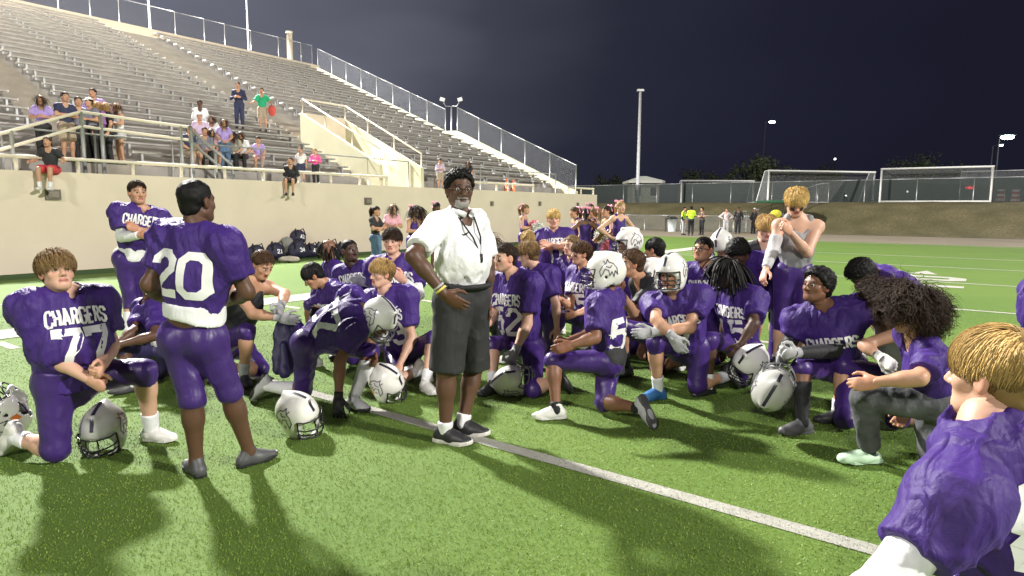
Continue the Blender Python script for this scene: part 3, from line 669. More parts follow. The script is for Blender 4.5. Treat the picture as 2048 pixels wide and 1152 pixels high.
def smooth_mesh(V, Fq, it=1, lam=0.5):
    n = len(V)
    for _ in range(it):
        s = np.zeros_like(V); c = np.zeros(n)
        for a, b in ((0, 1), (1, 2), (2, 3), (3, 0)):
            np.add.at(s, Fq[:, a], V[Fq[:, b]]); np.add.at(c, Fq[:, a], 1); np.add.at(s, Fq[:, b], V[Fq[:, a]]); np.add.at(c, Fq[:, b], 1)
        V = V * (1 - lam) + lam * s / np.maximum(c, 1)[:, None]
    return V
def mesh_sdf(prims, res, it=1):
    pos = [p for p in prims if not p.get('sub')]
    lo = np.min([p['bb'][0] for p in pos], 0) - 2.5 * res; hi = np.max([p['bb'][1] for p in pos], 0) + 2.5 * res
    V, Fq = surfnet(sdf_grid(prims, res, lo, hi), lo, res)
    return (smooth_mesh(V, Fq, it) if it else V), Fq
def vnormals(V, Fq):
    n = np.cross(V[Fq[:, 2]] - V[Fq[:, 0]], V[Fq[:, 3]] - V[Fq[:, 1]]) if Fq.shape[1] == 4 else np.cross(V[Fq[:, 1]] - V[Fq[:, 0]], V[Fq[:, 2]] - V[Fq[:, 0]])
    N = np.zeros_like(V)
    for i in range(Fq.shape[1]): np.add.at(N, Fq[:, i], n)
    return N / (np.linalg.norm(N, axis=1)[:, None] + 1e-12)
def vnoise(P, seed=0):
    I = np.floor(P).astype(np.int64); f = P - I; f = f * f * (3 - 2 * f); out = 0
    for dx in (0, 1):
        for dy in (0, 1):
            for dz in (0, 1):
                h = ((I[:, 0] + dx) * 73856093 ^ (I[:, 1] + dy) * 19349663 ^ (I[:, 2] + dz) * 83492791 ^ seed * 2654435) & 0xffffff
                h = ((h * 1103515245 + 12345) >> 8) & 0xffff
                wgt = (f[:, 0] if dx else 1 - f[:, 0]) * (f[:, 1] if dy else 1 - f[:, 1]) * (f[:, 2] if dz else 1 - f[:, 2])
                out = out + wgt * (h / 32767.5 - 1)
    return out
def wrinkle(V, Fq, fr, amp, seed, sc=(15, 15, 5.0)):
    """cloth folds: ridged noise in the wearer's own frame, pushed along the normal"""
    N = vnormals(V, Fq); L = (V - fr[1]) @ A(fr[0]).T; Lw = L + 0.05 * np.stack([vnoise(L * 6, seed + 5), vnoise(L * 6, seed + 6), vnoise(L * 6, seed + 7)], 1)
    tw = Lw + A([0.35, 0.1, 0]) * Lw[:, 2:3]; n1 = (1 - np.abs(vnoise(tw * A(sc), seed))) ** 3 - .35; n2 = vnoise(L * A(sc) * A([1.9, 1.9, 2.2]), seed + 3); env = .55 + .6 * vnoise(L * 3.5, seed + 9)
    return V + N * (amp * env * (1.35 * n1 + 0.35 * n2))[:, None]

# ---- head template: local x = right, y = forward, z = up, origin between the ears, height about 0.23 m
def head_prims(jaw=1.0, nose=1.0, wide=1.0):
    P = [ell((0, -.012, .032), (.075 * wide, .094, .083), k=.02),
         ell((0, .030, -.035), (.058 * wide * jaw, .058, .072), k=.03),
         ell((0, .062, -.086), (.026 * jaw, .022, .020), k=.035),
         cone((-.045 * wide * jaw, .0, -.06), (-.018, .058, -.088), .02, .018, k=.03), cone((.045 * wide * jaw, .0, -.06), (.018, .058, -.088), .02, .018, k=.03),
         cone((-.034, .071, .024), (.034, .071, .024), .014, .014, k=.02),
         ell((-.042 * wide, .052, -.018), (.022, .02, .02), k=.025), ell((.042 * wide, .052, -.018), (.022, .02, .02), k=.025),
         ell((-.030, .092, .003), (.015, .013, .010), k=.012, sub=True), ell((.030, .092, .003), (.015, .013, .010), k=.012, sub=True),
         cone((0, .083, .012), (0, .104 * (1 + .06 * (nose - 1)), -.026), .007, .0125 * nose, k=.012),
         ell((-.0125 * nose, .091, -.031), (.0085 * nose, .011, .008), k=.008), ell((.0125 * nose, .091, -.031), (.0085 * nose, .011, .008), k=.008),
         cone((-.017, .078, -.056), (.017, .078, -.056), .0075, .0075, k=.008), cone((-.014, .078, -.067), (.014, .078, -.067), .008, .008, k=.008),
         cone((-.024, .086, -.0615), (.024, .086, -.0615), .0022, .0022, k=.004, sub=True),
         cone((0, -.02, -.05), (0, -.035, -.15), .054, .056, k=.03)]
    for s in (-1, 1):
        P += [ell((s * .078 * wide, -.006, -.006), (.010, .021, .033), [[.94, s * .34, 0], [-s * .34, .94, .0], [0, 0, 1]], k=.008),
              ell((s * .088 * wide, .002, -.004), (.006, .010, .017), k=.006, sub=True)]
    return P
HEADS = {}
def head_tpl(kind, res):
    key = (kind, res)
    if key not in HEADS:
        jw, ns, wd = {'a': (1, 1, 1), 'b': (1.12, 1.35, 1.02), 'c': (.9, .95, .97), 'd': (1.18, 1.05, 1.08)}[kind]
        V, Fq = mesh_sdf(head_prims(jw, ns, wd), res, 1); 
        keep = (V[:, 2] > -.125); ok = keep[Fq].all(1); Fq = Fq[ok]
        used = np.unique(Fq); mp_ = np.full(len(V), -1); mp_[used] = np.arange(len(used)); V = V[used]; Fq = mp_[Fq]
        HEADS[key] = (V, Fq)
    return HEADS[key]
def head_colors(V, skin, brow, lip=1.0, beard=None, eyeblack=False, blush=.2):
    C_ = np.repeat(A([skin], dtype=float), len(V), 0); x, y, z = V[:, 0], V[:, 1], V[:, 2]
    def paint(mk, c):
        nonlocal C_; mk = np.clip(mk, 0, 1)[:, None]; C_ = C_ * (1 - mk) + A(c) * mk
    sk = A(skin)
    paint(.35 * blush * 3 * np.exp(-(((np.abs(x) - .042) / .018) ** 2 + ((z + .022) / .018) ** 2)) * (y > .03), sk * A([1.15, .62, .58]))
    paint(.4 * blush * 2 * np.exp(-((x / .012) ** 2 + ((z + .026) / .012) ** 2)) * (y > .08), sk * A([1.1, .7, .65]))
    paint(.5 * (np.abs(x) > .072), sk * A([1.05, .68, .62]))
    paint(1.0 * ((np.abs(x) < .024 - .25 * np.abs(z + .0615)) & (np.abs(z + .0615) < .0135) & (y > .06)) * lip, sk * A([.82, .42, .42]))
    paint(1.0 * ((np.abs(x) < .025) & (np.abs(z + .0615) < .0028) & (y > .06)), sk * .25)
    bz = .0285 - .12 * (np.abs(x) - .032) ** 1 * (np.abs(x) > .032)
    paint(.85 * ((np.abs(z - bz) < .0052) & (np.abs(x) > .012) & (np.abs(x) < .052) & (y > .04)), brow)
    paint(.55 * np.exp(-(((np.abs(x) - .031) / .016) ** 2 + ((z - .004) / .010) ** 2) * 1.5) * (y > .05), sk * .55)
    if beard is not None:
        mk = ((z < -.045) & (y > .015) & ~((np.abs(x) < .022) & (np.abs(z + .0615) < .011))) & (((np.abs(x) < .034) & (z > -.058) & (z < -.040)) | (z < -.062)) & (np.abs(x) < .046)
        paint(.88 * mk, beard)
    if eyeblack: paint(.93 * ((np.abs(np.abs(x) - .036) < .017) & (z < -.008) & (z > -.028 - (.02 if eyeblack > 1 else 0)) & (y > .03)), A([.012, .011, .012]))
    return C_

# ---- hand template: wrist at origin, y along the fingers, z = back of the hand, thumb on +x (a right hand, palm down, thumb towards the left is mirrored)
HANDS = {}
def hand_tpl(pose, res):
    if (pose, res) in HANDS: return HANDS[(pose, res)]
    cur = {'relax': (.32, .38, .30), 'grip': (.95, 1.05, .7), 'flat': (.06, .08, .05), 'spread': (.14, .18, .1), 'fist': (1.35, 1.5, 1.0)}[pose]
    P = [cone((0, -.03, 0), (0, .02, 0), .026, .027, (1, 0, 0), .72, k=.015), cone((-.004, .02, 0), (-.004, .078, -.002), .036, .040, (1, 0, 0), .42, k=.015)]
    fan = {'spread': .22, 'flat': .08}.get(pose, .03)
    for i, (x0, L, r) in enumerate(((.027, .074, .0092), (.0085, .082, .0094), (-.0105, .076, .0090), (-.0285, .060, .0080))):
        p = A([x0, .082 - .004 * abs(i - 1.3), 0]); an = 0.0; sd = fan * (1.5 - i) / 1.5
        for j, fr_ in enumerate((.46, .30, .24)):
            an += cur[j] * (1 + .08 * i); d = A([math.sin(sd), math.cos(an) * math.cos(sd), -math.sin(an)]); q = p + d * L * fr_
            P.append(cone(p, q, r * (1 - .08 * j), r * (1 - .08 * (j + 1)), k=.006)); p = q
    tc_ = {'fist': .9, 'grip': .8, 'relax': .45}.get(pose, .25)
    p = A([.026, .022, -.006]); q = p + A([.028, .030, -.010 - .012 * tc_]); P.append(cone(p, q, .015, .012, k=.012))
    r_ = q + A([.016 - .018 * tc_, .028, -.012 * tc_]); P.append(cone(q, r_, .0115, .010, k=.005)); s_ = r_ + A([.004 - .022 * tc_, .024, -.010 * tc_]); P.append(cone(r_, s_, .0102, .008, k=.005))
    HANDS[(pose, res)] = mesh_sdf(P, res, 1); return HANDS[(pose, res)]

# ---- shoe template: ankle joint at origin, y forward, sole at z = -0.085
SHOES = {}
def shoe_tpl(kind, res=.009):
    if (kind, res) in SHOES: return SHOES[(kind, res)]
    top = {'trainer': .02, 'cleat': .03, 'clog': -.03, 'bare': .0}[kind]
    U_ = [cone((0, -.045, -.05), (0, .06, -.052), .036, .04, (1, 0, 0), 1.0, k=.03), cone((0, .06, -.050), (.004, .148, -.056), .044, .036, (1, 0, 0), .80, k=.03), cone((0, -.035, -.04), (0, .0, top), .036, .040, k=.03, clip=[((0, 0, top + .012), (0, .2, .98))]), cone((0, .02, -.02), (0, .09, -.045), .03, .028, k=.03)]
    if kind == 'clog': U_ = [cone((0, -.04, -.052), (0, .06, -.05), .044, .05, (1, 0, 0), .8, k=.03), cone((0, .06, -.05), (.004, .165, -.055), .052, .046, (1, 0, 0), .78, k=.03), cone((0, -.02, -.02), (0, 0, .05), .036, .036, k=.008, sub=True)]
    for p in U_:
        if not p['sub']: p['clip'] = list(p['clip']) + [((0, 0, -.078), (0, 0, -1))]
    up_ = mesh_sdf(U_, res, 1)
    prof = []
    pts = [(0, -.085), (.03, -.075), (.038, -.04), (.032, .02), (.044, .075), (.045, .12), (.032, .165), (.008, .187)]
    pts = pts + [(-x * (.9 if y > 0 else 1), y) for x, y in reversed(pts[1:])]; n = len(pts); sc = 1.12 if kind in ('trainer', 'clog') else 1.03
    zs = [(-.085, .94), (-.082, 1.0), (-.068, 1.02), (-.058, .99)]; V = []; Fc = []
    for z, s_ in zs: V += [(x * s_ * sc, .05 + (y - .05) * s_ * (1.02 if kind == 'clog' else 1), z + (.012 * max(0, (y - .12) / .06))) for x, y in pts]
    for i in range(3): Fc += [(i * n + j, i * n + (j + 1) % n, (i + 1) * n + (j + 1) % n, (i + 1) * n + j) for j in range(n)]
    Fc += [tuple(range(n))[::-1], tuple(range(3 * n, 4 * n))]
    SHOES[(kind, res)] = (up_, (np.array(V), Fc)); return SHOES[(kind, res)]

# ---- helmet template (head frame)
HELM = {}
def helmet_tpl():
    if HELM: return HELM
    c = (0, -.012, .028)
    out = [ell(c, (.122, .148, .138), k=.02, clip=[((0, 0, -.098), (0, -.25, -.97))]), ell((-.062, .02, -.045), (.058, .085, .085), k=.03, clip=[((0, 0, -.118), (0, .12, -.99))]), ell((.062, .02, -.045), (.058, .085, .085), k=.03, clip=[((0, 0, -.118), (0, .12, -.99))]),
           cone((0, -.10, .15), (0, .07, .155), .016, .016, (1, 0, 0), .6, k=.04)]
    inn = ell((0, -.012, .02), (.104, .128, .121), k=.006, sub=True)
    inl = [ell((sx, .0, -.06), (.048, .075, .09), k=.006, sub=True) for sx in (-.055, .055)]
    face = [cone((-.2, .16, -.045), (.2, .16, -.045), .085, .085, k=.01, sub=True), cone((-.2, .165, -.15), (.2, .165, -.15), .1, .1, k=.02, sub=True), cone((0, .02, -.1), (0, .02, -.2), .075, .09, k=.02, sub=True)]
    hole = [ell((s * .12, -.012, -.012), (.03, .012, .012), k=.004, sub=True) for s in (-1, 1)]
    HELM['shell'] = mesh_sdf(out + [inn] + inl + face + hole, .0075, 1)
    HELM['padding'] = mesh_sdf([ell((0, -.012, .02), (.108, .132, .125), k=.01, clip=[((0, 0, -.07), (0, -.2, -.98))]), ell((0, .012, .0), (.088, .118, .125), k=.01, sub=True)] + face, .011, 1)
    m_ = MB(); r = .0048
    def arc(z, y0, yf, w, x0=.105, n=9):
        return [A([math.sin(t) * (x0 if abs(math.sin(t)) > .98 else w + (x0 - w) * abs(math.sin(t)) ** 3), y0 + (yf - y0) * math.cos(t) ** .8 if math.cos(t) > 1e-6 else y0, z]) for t in np.linspace(-math.pi / 2, math.pi / 2, n)]
    for z, yf in ((.042, .150), (-.020, .168), (-.055, .172), (-.088, .160)):
        m_.tube(arc(z, .075 if z > 0 else .07, yf, .07 if z < -.05 else .08), r, 5)
    for s in (-1, 1):
        m_.tube([(s * .105, .07, .042), (s * .112, .082, -.02), (s * .108, .082, -.06), (s * .098, .08, -.09)], r, 5)
        m_.tube([(s * .032, .146, .042), (s * .033, .160, -.020)], r, 5); m_.tube([(s * .040, .158, -.055), (s * .036, .150, -.088)], r, 5); m_.tube([(s * .03, .164, -.02), (s * .03, .168, -.055)], r, 5)
    HELM['face_mask'] = m_.arrays()
    s_ = MB()
    for s in (-1, 1): s_.tube([(s * .112, .055, -.04), (s * .085, .09, -.085), (s * .03, .112, -.103), (0, .114, -.106)], .0065, 5); s_.tube([(s * .112, .03, -.085), (s * .085, .07, -.105), (s * .03, .108, -.108)], .0055, 5)
    s_.sphere((0, .108, -.102), .022, 6, (1.4, .7, .9)); HELM['chin_strap'] = s_.arrays()
    return HELM

# ---- hair
def hair_root(n, rs, style):
    """points on the cranium that carry hair, with the hairline of a short cut"""
    d = rs.randn(n * 3, 3); d /= np.linalg.norm(d, axis=1)[:, None]
    x, y, z = d.T; ear = (np.abs(x) > .75) & (y > -.25)
    line = np.where(y > .25, .50 - .25 * np.abs(x), np.where(y > -.2, -.05 + .9 * np.clip(y + .1, 0, .35), -.97))
    if style in ('buzz', 'afro', 'shortafro'): line = np.where(y > .25, .46, np.where(y > -.2, .0 + .7 * np.clip(y + .1, 0, .35), -.95))
    return d[z > line][:n]
def build_hair(style, color, seed, lod=1.0):
    rs = np.random.RandomState(seed); c0 = A([0, -.012, .032]); rad = A([.077, .096, .086]); prims = []
    n = {'short': 620, 'shag': 1900, 'mop': 1500, 'curlymop': 1300, 'bowl': 900, 'long': 700, 'dreads': 150, 'buzz': 0, 'afro': 900, 'shortafro': 700, 'bigcurl': 2300, 'pony': 420}[style]; n = int(n * lod)
    infl = {'buzz': .004, 'short': .008, 'shortafro': .014, 'afro': .022}.get(style, .009)
    cap = [ell(c0 + A([0, -.004, .004]), rad + infl, k=.01, clip=[((0, .048, .050), nrm((0, .80, -.60))), ((0, -.03, -.062), (0, .25, -.97))])]
    cap.insert(1, ell((0, -.050, -.042), A([.054, .046, .042]) + infl * .5, k=.03))
    cap.append(ell((0, .045, -.055), (.2, .058, .078), k=.008, sub=True))
    V, Fq = mesh_sdf(cap, .008 if lod > .5 else .013, 1)
    if style in ('afro', 'shortafro'): V = V + vnormals(V, Fq) * (.010 * np.abs(vnoise(V * 55, seed)) + .006 * vnoise(V * 120, seed + 1))[:, None]
    else: V = V + vnormals(V, Fq) * (.004 * vnoise(V * 45, seed))[:, None]
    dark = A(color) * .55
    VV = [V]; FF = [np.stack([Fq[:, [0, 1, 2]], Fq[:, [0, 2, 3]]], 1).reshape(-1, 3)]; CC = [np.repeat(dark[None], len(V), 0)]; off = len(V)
    if n:
        d = hair_root(n, rs, style); n = len(d); P0 = c0 + d * (rad + .003); crown = A([.01, -.55, .83])
        tan = d - crown; tan -= d * (tan * d).sum(1)[:, None]; tan /= np.linalg.norm(tan, axis=1)[:, None] + 1e-6
        front = d[:, 1] > .25
        if style in ('mop', 'bowl', 'curlymop', 'shag'): tan = tan + A([0, .55, -.1]) * (d[:, 1:2] > -.2)
        if style == 'short': tan = tan + A([.25, .25, .1])
        L = {'short': .040, 'shag': .10, 'mop': .088, 'curlymop': .075, 'bowl': .085, 'long': .34, 'dreads': .24, 'afro': .028, 'shortafro': .020, 'bigcurl': .165, 'pony': .07}[style] * (.7 + .6 * rs.rand(n))
        if style in ('short',): L = np.where(d[:, 2] > .35, L, L * .35)
        if style in ('mop', 'shag'): L = L * (.38 + .62 * np.clip((d[:, 2] + .35) / .8, 0, 1))
        if style == 'curlymop': L = np.where(d[:, 2] > .2, L, L * .3)
        if style == 'bowl': L = np.where(d[:, 2] > .05, L, L * .2)
        if style in ('long', 'bigcurl', 'dreads'): L = np.where(front, L * .8, L)
        seg = {'long': 7, 'bigcurl': 12, 'dreads': 6, 'curlymop': 6, 'mop': 5, 'shag': 6, 'bowl': 5}.get(style, 3)
        lift = {'short': .55, 'shag': .34, 'mop': .20, 'curlymop': .45, 'bowl': .12, 'long': .2, 'dreads': .3, 'afro': 2.0, 'shortafro': 2.0, 'bigcurl': .75, 'pony': .1}[style]
        grav = {'short': .05, 'shag': .30, 'mop': .34, 'curlymop': .20, 'bowl': .42, 'long': .6, 'dreads': .65, 'afro': 0, 'shortafro': 0, 'bigcurl': .46, 'pony': .02}[style]
        dirn = tan + d * lift + rs.randn(n, 3) * {'afro': .9, 'shortafro': .8, 'bigcurl': .24, 'curlymop': .35, 'short': .22, 'shag': .24, 'mop': .15}.get(style, .12); dirn /= np.linalg.norm(dirn, axis=1)[:, None]
        wd = {'short': .0036, 'shag': .0029, 'mop': .0032, 'curlymop': .0033, 'bowl': .0045, 'long': .0058, 'dreads': .0085, 'afro': .0042, 'shortafro': .004, 'bigcurl': .0036, 'pony': .007}[style]
        curl = {'curlymop': .010, 'bigcurl': .016, 'shag': .0022, 'mop': .0018, 'long': .006}.get(style, 0.0); ph = rs.rand(n) * 6.28
        p = P0 - d * .006; pts = []; e1 = np.cross(dirn, d); e1 /= np.linalg.norm(e1, axis=1)[:, None] + 1e-6; e2 = np.cross(e1, dirn)
        for s in range(seg + 1):
            t = s / seg; q = p.copy()
            if curl: a_ = ph + s * (1.35 if style == 'bigcurl' else 1.1); q = q + (e1 * np.cos(a_)[:, None] + e2 * np.sin(a_)[:, None]) * (curl * min(1, 2.2 * t))
            pts.append(q); p = p + dirn * (L / seg)[:, None]; dirn = dirn + A([0, 0, -grav]) * (1.6 / seg) * (2.0 if style in ('long', 'dreads') else 1.6)
            r_ = (p - c0) / (rad + .012); l = np.linalg.norm(r_, axis=1)[:, None]; p = np.where((l < 1) & (l > .2), c0 + r_ / np.maximum(l, .01) * (rad + .012), p)
            hug = {'short': .22, 'shag': .44, 'mop': .22, 'bowl': .14, 'curlymop': .34, 'pony': .10}.get(style)
            if hug: r_ = (p - c0) / rad; l = np.linalg.norm(r_, axis=1)[:, None]; mx_ = 1 + hug * (.55 + .45 * np.clip(d[:, 2:3], 0, 1)); p = np.where(l > mx_, c0 + r_ / l * mx_ * rad, p)
            if style in ('long', 'dreads', 'bigcurl'):      # keep out of the face
                fc = (p[:, 1] > .05) & (np.abs(p[:, 0]) < .065) & (p[:, 2] < .04); p[fc, 0] = np.sign(p[fc, 0] + 1e-6) * .070; p[fc, 1] -= .012
            dirn /= np.linalg.norm(dirn, axis=1)[:, None]
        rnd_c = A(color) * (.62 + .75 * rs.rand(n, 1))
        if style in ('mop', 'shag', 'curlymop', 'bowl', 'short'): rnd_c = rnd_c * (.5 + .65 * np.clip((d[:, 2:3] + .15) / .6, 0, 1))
        k = 3; Vl = np.empty((n, seg + 1, k, 3)); 
        for s in range(seg + 1):
            t_ = pts[min(s + 1, seg)] - pts[max(s - 1, 0)]; t_ /= np.linalg.norm(t_, axis=1)[:, None] + 1e-9
            out_ = pts[s] - c0; b_ = np.cross(t_, out_); b_ /= np.linalg.norm(b_, axis=1)[:, None] + 1e-9; o_ = np.cross(b_, t_)
            w_ = wd * ((1 - .75 * (s / seg) ** 2) if style != 'dreads' else (1 - .25 * s / seg))
            for j in range(k):
                an = 2 * math.pi * j / k + .5; Vl[:, s, j] = pts[s] + b_ * (w_ * math.cos(an)) + o_ * (w_ * math.sin(an) * (1 if style == 'dreads' else .45))
        ids = np.arange(n * (seg + 1) * k).reshape(n, seg + 1, k); T = []
        for s in range(seg):
            for j in range(k):
                a, b, c_, e_ = ids[:, s, j], ids[:, s, (j + 1) % k], ids[:, s + 1, (j + 1) % k], ids[:, s + 1, j]; T += [np.stack([a, b, c_], 1), np.stack([a, c_, e_], 1)]
        VV.append(Vl.reshape(-1, 3)); FF.append(np.vstack(T) + off); CC.append(np.repeat(rnd_c, (seg + 1) * k, 0)); off += n * (seg + 1) * k
    if style == 'pony':
        for q in range(int(60 * max(.5, lod))):
            o = rs.randn(3) * .012; m_ = MB().tube([A([0, -.085, .07]) + o * .4, A([0, -.14, .075]) + o, A([0, -.165, -.02]) + o * 1.6, A([0, -.15, -.14]) + o * 1.5], [.008, .009, .008, .003], 4); v, f = m_.arrays()
            f3 = []
            for g in f:
                f3 += [(g[0], g[i], g[i + 1]) for i in range(1, len(g) - 1)]
            VV.append(v); FF.append(np.array(f3) + off); CC.append(np.repeat(A(color)[None] * (.7 + .6 * rs.rand()), len(v), 0)); off += len(v)
    return np.vstack(VV), np.vstack(FF), np.vstack(CC)

# ---- block lettering as strokes
GL = {'0': [[(.15, 0), (.45, 0), (.6, .15), (.6, .85), (.45, 1), (.15, 1), (0, .85), (0, .15), (.15, 0)]],
      '1': [[(.3, 0), (.3, 1)], [(.1, 0), (.5, 0)], [(.32, .98), (.14, .84)]],
      '2': [[(0, .72), (0, .85), (.15, 1), (.45, 1), (.6, .85), (.6, .64), (.02, .17), (0, 0), (.6, 0), (.6, .12)]],
      '3': [[(0, .8), (.0, .88), (.15, 1), (.45, 1), (.6, .87), (.6, .65), (.46, .52), (.24, .52)], [(.46, .52), (.6, .38), (.6, .13), (.45, 0), (.15, 0), (0, .13), (0, .22)]],
      '4': [[(.46, 0), (.46, 1), (0, .32), (.62, .32)]],
      '5': [[(.58, 1), (.04, 1), (.04, .56), (.16, .63), (.45, .63), (.6, .48), (.6, .15), (.45, 0), (.15, 0), (0, .13), (0, .2)]],
      '6': [[(.58, .85), (.45, 1), (.15, 1), (0, .85), (0, .15), (.15, 0), (.45, 0), (.6, .15), (.6, .42), (.45, .56), (.02, .56)]],
      '7': [[(0, .84), (0, 1), (.6, 1), (.6, .86), (.27, .34), (.27, 0)], [(.12, 0), (.42, 0)]],
      '8': [[(.15, 0), (.45, 0), (.6, .13), (.6, .4), (.46, .52), (.14, .52), (0, .4), (0, .13), (.15, 0)], [(.14, .52), (.03, .64), (.03, .88), (.15, 1), (.45, 1), (.57, .88), (.57, .64), (.46, .52)]],
      'C': [[(.6, .7), (.6, .85), (.45, 1), (.15, 1), (0, .85), (0, .15), (.15, 0), (.45, 0), (.6, .15), (.6, .3)]],
      'H': [[(.04, 0), (.04, 1)], [(.56, 0), (.56, 1)], [(.04, .5), (.56, .5)]], 'A': [[(0, 0), (.3, 1), (.6, 0)], [(.12, .3), (.48, .3)]],
      'R': [[(.04, 0), (.04, 1), (.42, 1), (.58, .86), (.58, .64), (.42, .5), (.04, .5)], [(.36, .5), (.6, 0)]],
      'G': [[(.6, .72), (.6, .85), (.45, 1), (.15, 1), (0, .85), (0, .15), (.15, 0), (.45, 0), (.6, .15), (.6, .45), (.34, .45)]],
      'E': [[(.58, 1), (.04, 1), (.04, 0), (.58, 0)], [(.04, .5), (.46, .5)]],
      'S': [[(.6, .74), (.6, .86), (.45, 1), (.15, 1), (0, .86), (0, .64), (.15, .54), (.45, .46), (.6, .36), (.6, .14), (.45, 0), (.15, 0), (0, .14), (0, .26)]],
      'I': [[(.3, 0), (.3, 1)], [(.12, 0), (.48, 0)], [(.12, 1), (.48, 1)]], 'N': [[(.04, 0), (.04, 1), (.56, 0), (.56, 1)]], 'M': [[(0, 0), (0, 1), (.3, .45), (.6, 1), (.6, 0)]], 'K': [[(.04, 0), (.04, 1)], [(.58, 1), (.08, .48), (.6, 0)]],
      '~': [[(0, .62), (.16, .36), (.9, .92)], [(.05, .5), (.2, .42), (.6, .66)]],       # check mark on the chest
      }
HORSE = [[(.10, .02), (.02, .30), (.16, .62), (.34, .78), (.40, 1.0), (.50, .86), (.72, .80), (.92, .58), (.98, .20), (.84, .40), (.80, .06), (.68, .34), (.58, .10), (.50, .40), (.30, .46), (.22, .22), (.10, .02)], [(.34, .62), (.56, .56), (.66, .70)], [(.30, .78), (.2, .92)]]
def stroke_mesh(strokes, t, step, e0=0.0):
    """flat ribbons (x, z) for a list of polylines, cut into short pieces so that they can follow cloth"""
    Vs, Fs, Es = [], [], []; n = 0
    for si, pl in enumerate(strokes):
        for i in range(len(pl) - 1):
            a, b = A(pl[i], dtype=float), A(pl[i + 1], dtype=float); L = np.linalg.norm(b - a); d = (b - a) / (L + 1e-9); pn = A([-d[1], d[0]]) * t / 2
            def ext(p_, q_, d_):
                if q_ is None: return 0.0
                e_ = A(q_, dtype=float) - A(p_, dtype=float); e_ /= np.linalg.norm(e_) + 1e-9; c_ = max(-1, min(1, float(e_ @ d_))); return t * .5 * min(1.0, math.tan(math.acos(c_) / 2))
            clo = tuple(pl[0]) == tuple(pl[-1]); pv = pl[i - 1] if i > 0 else (pl[-2] if clo else None); nx = pl[i + 2] if i + 2 < len(pl) else (pl[1] if clo else None)
            a2 = a - d * (ext(a, pv, -d) if False else (0.0 if pv is None else ext(pv, a, d))); b2 = b + d * ext(b, nx, d); k = max(1, int(np.ceil(L / step)))
            for j in range(k + 1):
                c = a2 + (b2 - a2) * j / k; Vs += [c - pn, c, c + pn]; Es += [e0 + .0004 * ((i % 3) + si)] * 3
            for j in range(k):
                o = n + 3 * j; Fs += [(o, o + 1, o + 4, o + 3), (o + 1, o + 2, o + 5, o + 4)]
            n += 3 * (k + 1)
    return np.array(Vs), Fs, np.array(Es)
def text_strokes(s, h, w=None, gap=.22, arch=0.0):
    w = w or h * .95; out = []; x = 0; adv = w * (.6 + gap) ; tot = adv * len(s) - gap * w
    for i, ch in enumerate(s):
        xc = i * adv - tot / 2
        for pl in GL[ch]:
            q = []
            for px_, pz in pl: X = xc + px_ * w; q.append((X, pz * h - arch * (2 * X / (tot + 1e-6)) ** 2))
            out.append(q)
    return out
def decal(name, bvh, strokes, t, c, ex, ez, en, mat, parent, step=.02, off=.003, far=.5):
    V2, Fs, Es = stroke_mesh(strokes, t, step); P = np.zeros((len(V2), 3)); ok = np.zeros(len(V2), bool)
    for i, (x, z) in enumerate(V2):
        o = A(c) + A(ex) * x + A(ez) * z + A(en) * far
        hit, nn, _, dist = bvh.ray_cast(Vector(o), Vector(-A(en)), far * 1.6)
        if hit is not None and dist > .01 and (A(nn) @ A(en)) > .12: P[i] = A(hit) + A(nn) * (off + Es[i]); ok[i] = True
    Fk = [f for f in Fs if all(ok[j] for j in f)]
    if not Fk: return None
    used = sorted({j for f in Fk for j in f}); mp_ = {j: i for i, j in enumerate(used)}
    return put(name, (P[used], [tuple(mp_[j] for j in f) for f in Fk]), mat, parent, True)

# ================================================================== PEOPLE
ZUP = A([0, 0, 1.0])
def yawv(d): a = math.radians(d); return A([math.sin(a), -math.cos(a), 0.0])      # 0 faces the camera, 90 faces picture right
def solve(t, parent, L, info=None):
    if isinstance(t, np.ndarray): return t
    x, y, s = t
    if not isinstance(s, str): return PY(x, y, s)
    if s[0] == 'g': return G(x, y, float(s[1:] or 0.06))
    d = ray(x, y); oc = CAM - parent; b = oc @ d; c = oc @ oc - L * L; D = b * b - c
    if D <= 0: return CAM + d * (-b)
    q = math.sqrt(D); return CAM + d * (-b - q if s == '-' else -b + q)
def eye_mesh():
    mb = MB().sphere((0, 0, 0), .0128, 8); V, Fc = mb.arrays(); V = V[:, [0, 2, 1]]; V[:, 0] *= -1
    me = mesh_from('eye', V, Fc, EYEW, True); me.materials.append(IRIS)
    for p in me.polygons:
        if p.center[1] > .0092: p.material_index = 1
    return me
EYE = eye_mesh()
TORSO_BVH = {}
SKINS = {'pale': (.60, .36, .26), 'tan': (.50, .28, .18), 'olive': (.43, .235, .14), 'brown': (.20, .095, .055), 'dark': (.105, .052, .032), 'deep': (.075, .038, .025)}
HAIRC = {'blond': (.42, .27, .10), 'dirty': (.24, .15, .065), 'brown': (.085, .045, .022), 'dkbrown': (.035, .020, .013), 'black': (.010, .009, .009), 'gold': (.55, .37, .13), 'red': (.20, .08, .03)}
BROWC = {k: tuple(.55 * x for x in v) for k, v in HAIRC.items()}
STATS = []
def merge(parts):
    V, Fq, Cc = [], [], []; n = 0
    for v, f, c in parts:
        V.append(v); Fq.append(f + n); Cc.append(c if getattr(c, 'ndim', 1) == 2 else np.repeat(A(c)[None], len(v), 0)); n += len(v)
    return np.vstack(V), np.vstack(Fq), np.vstack(Cc)
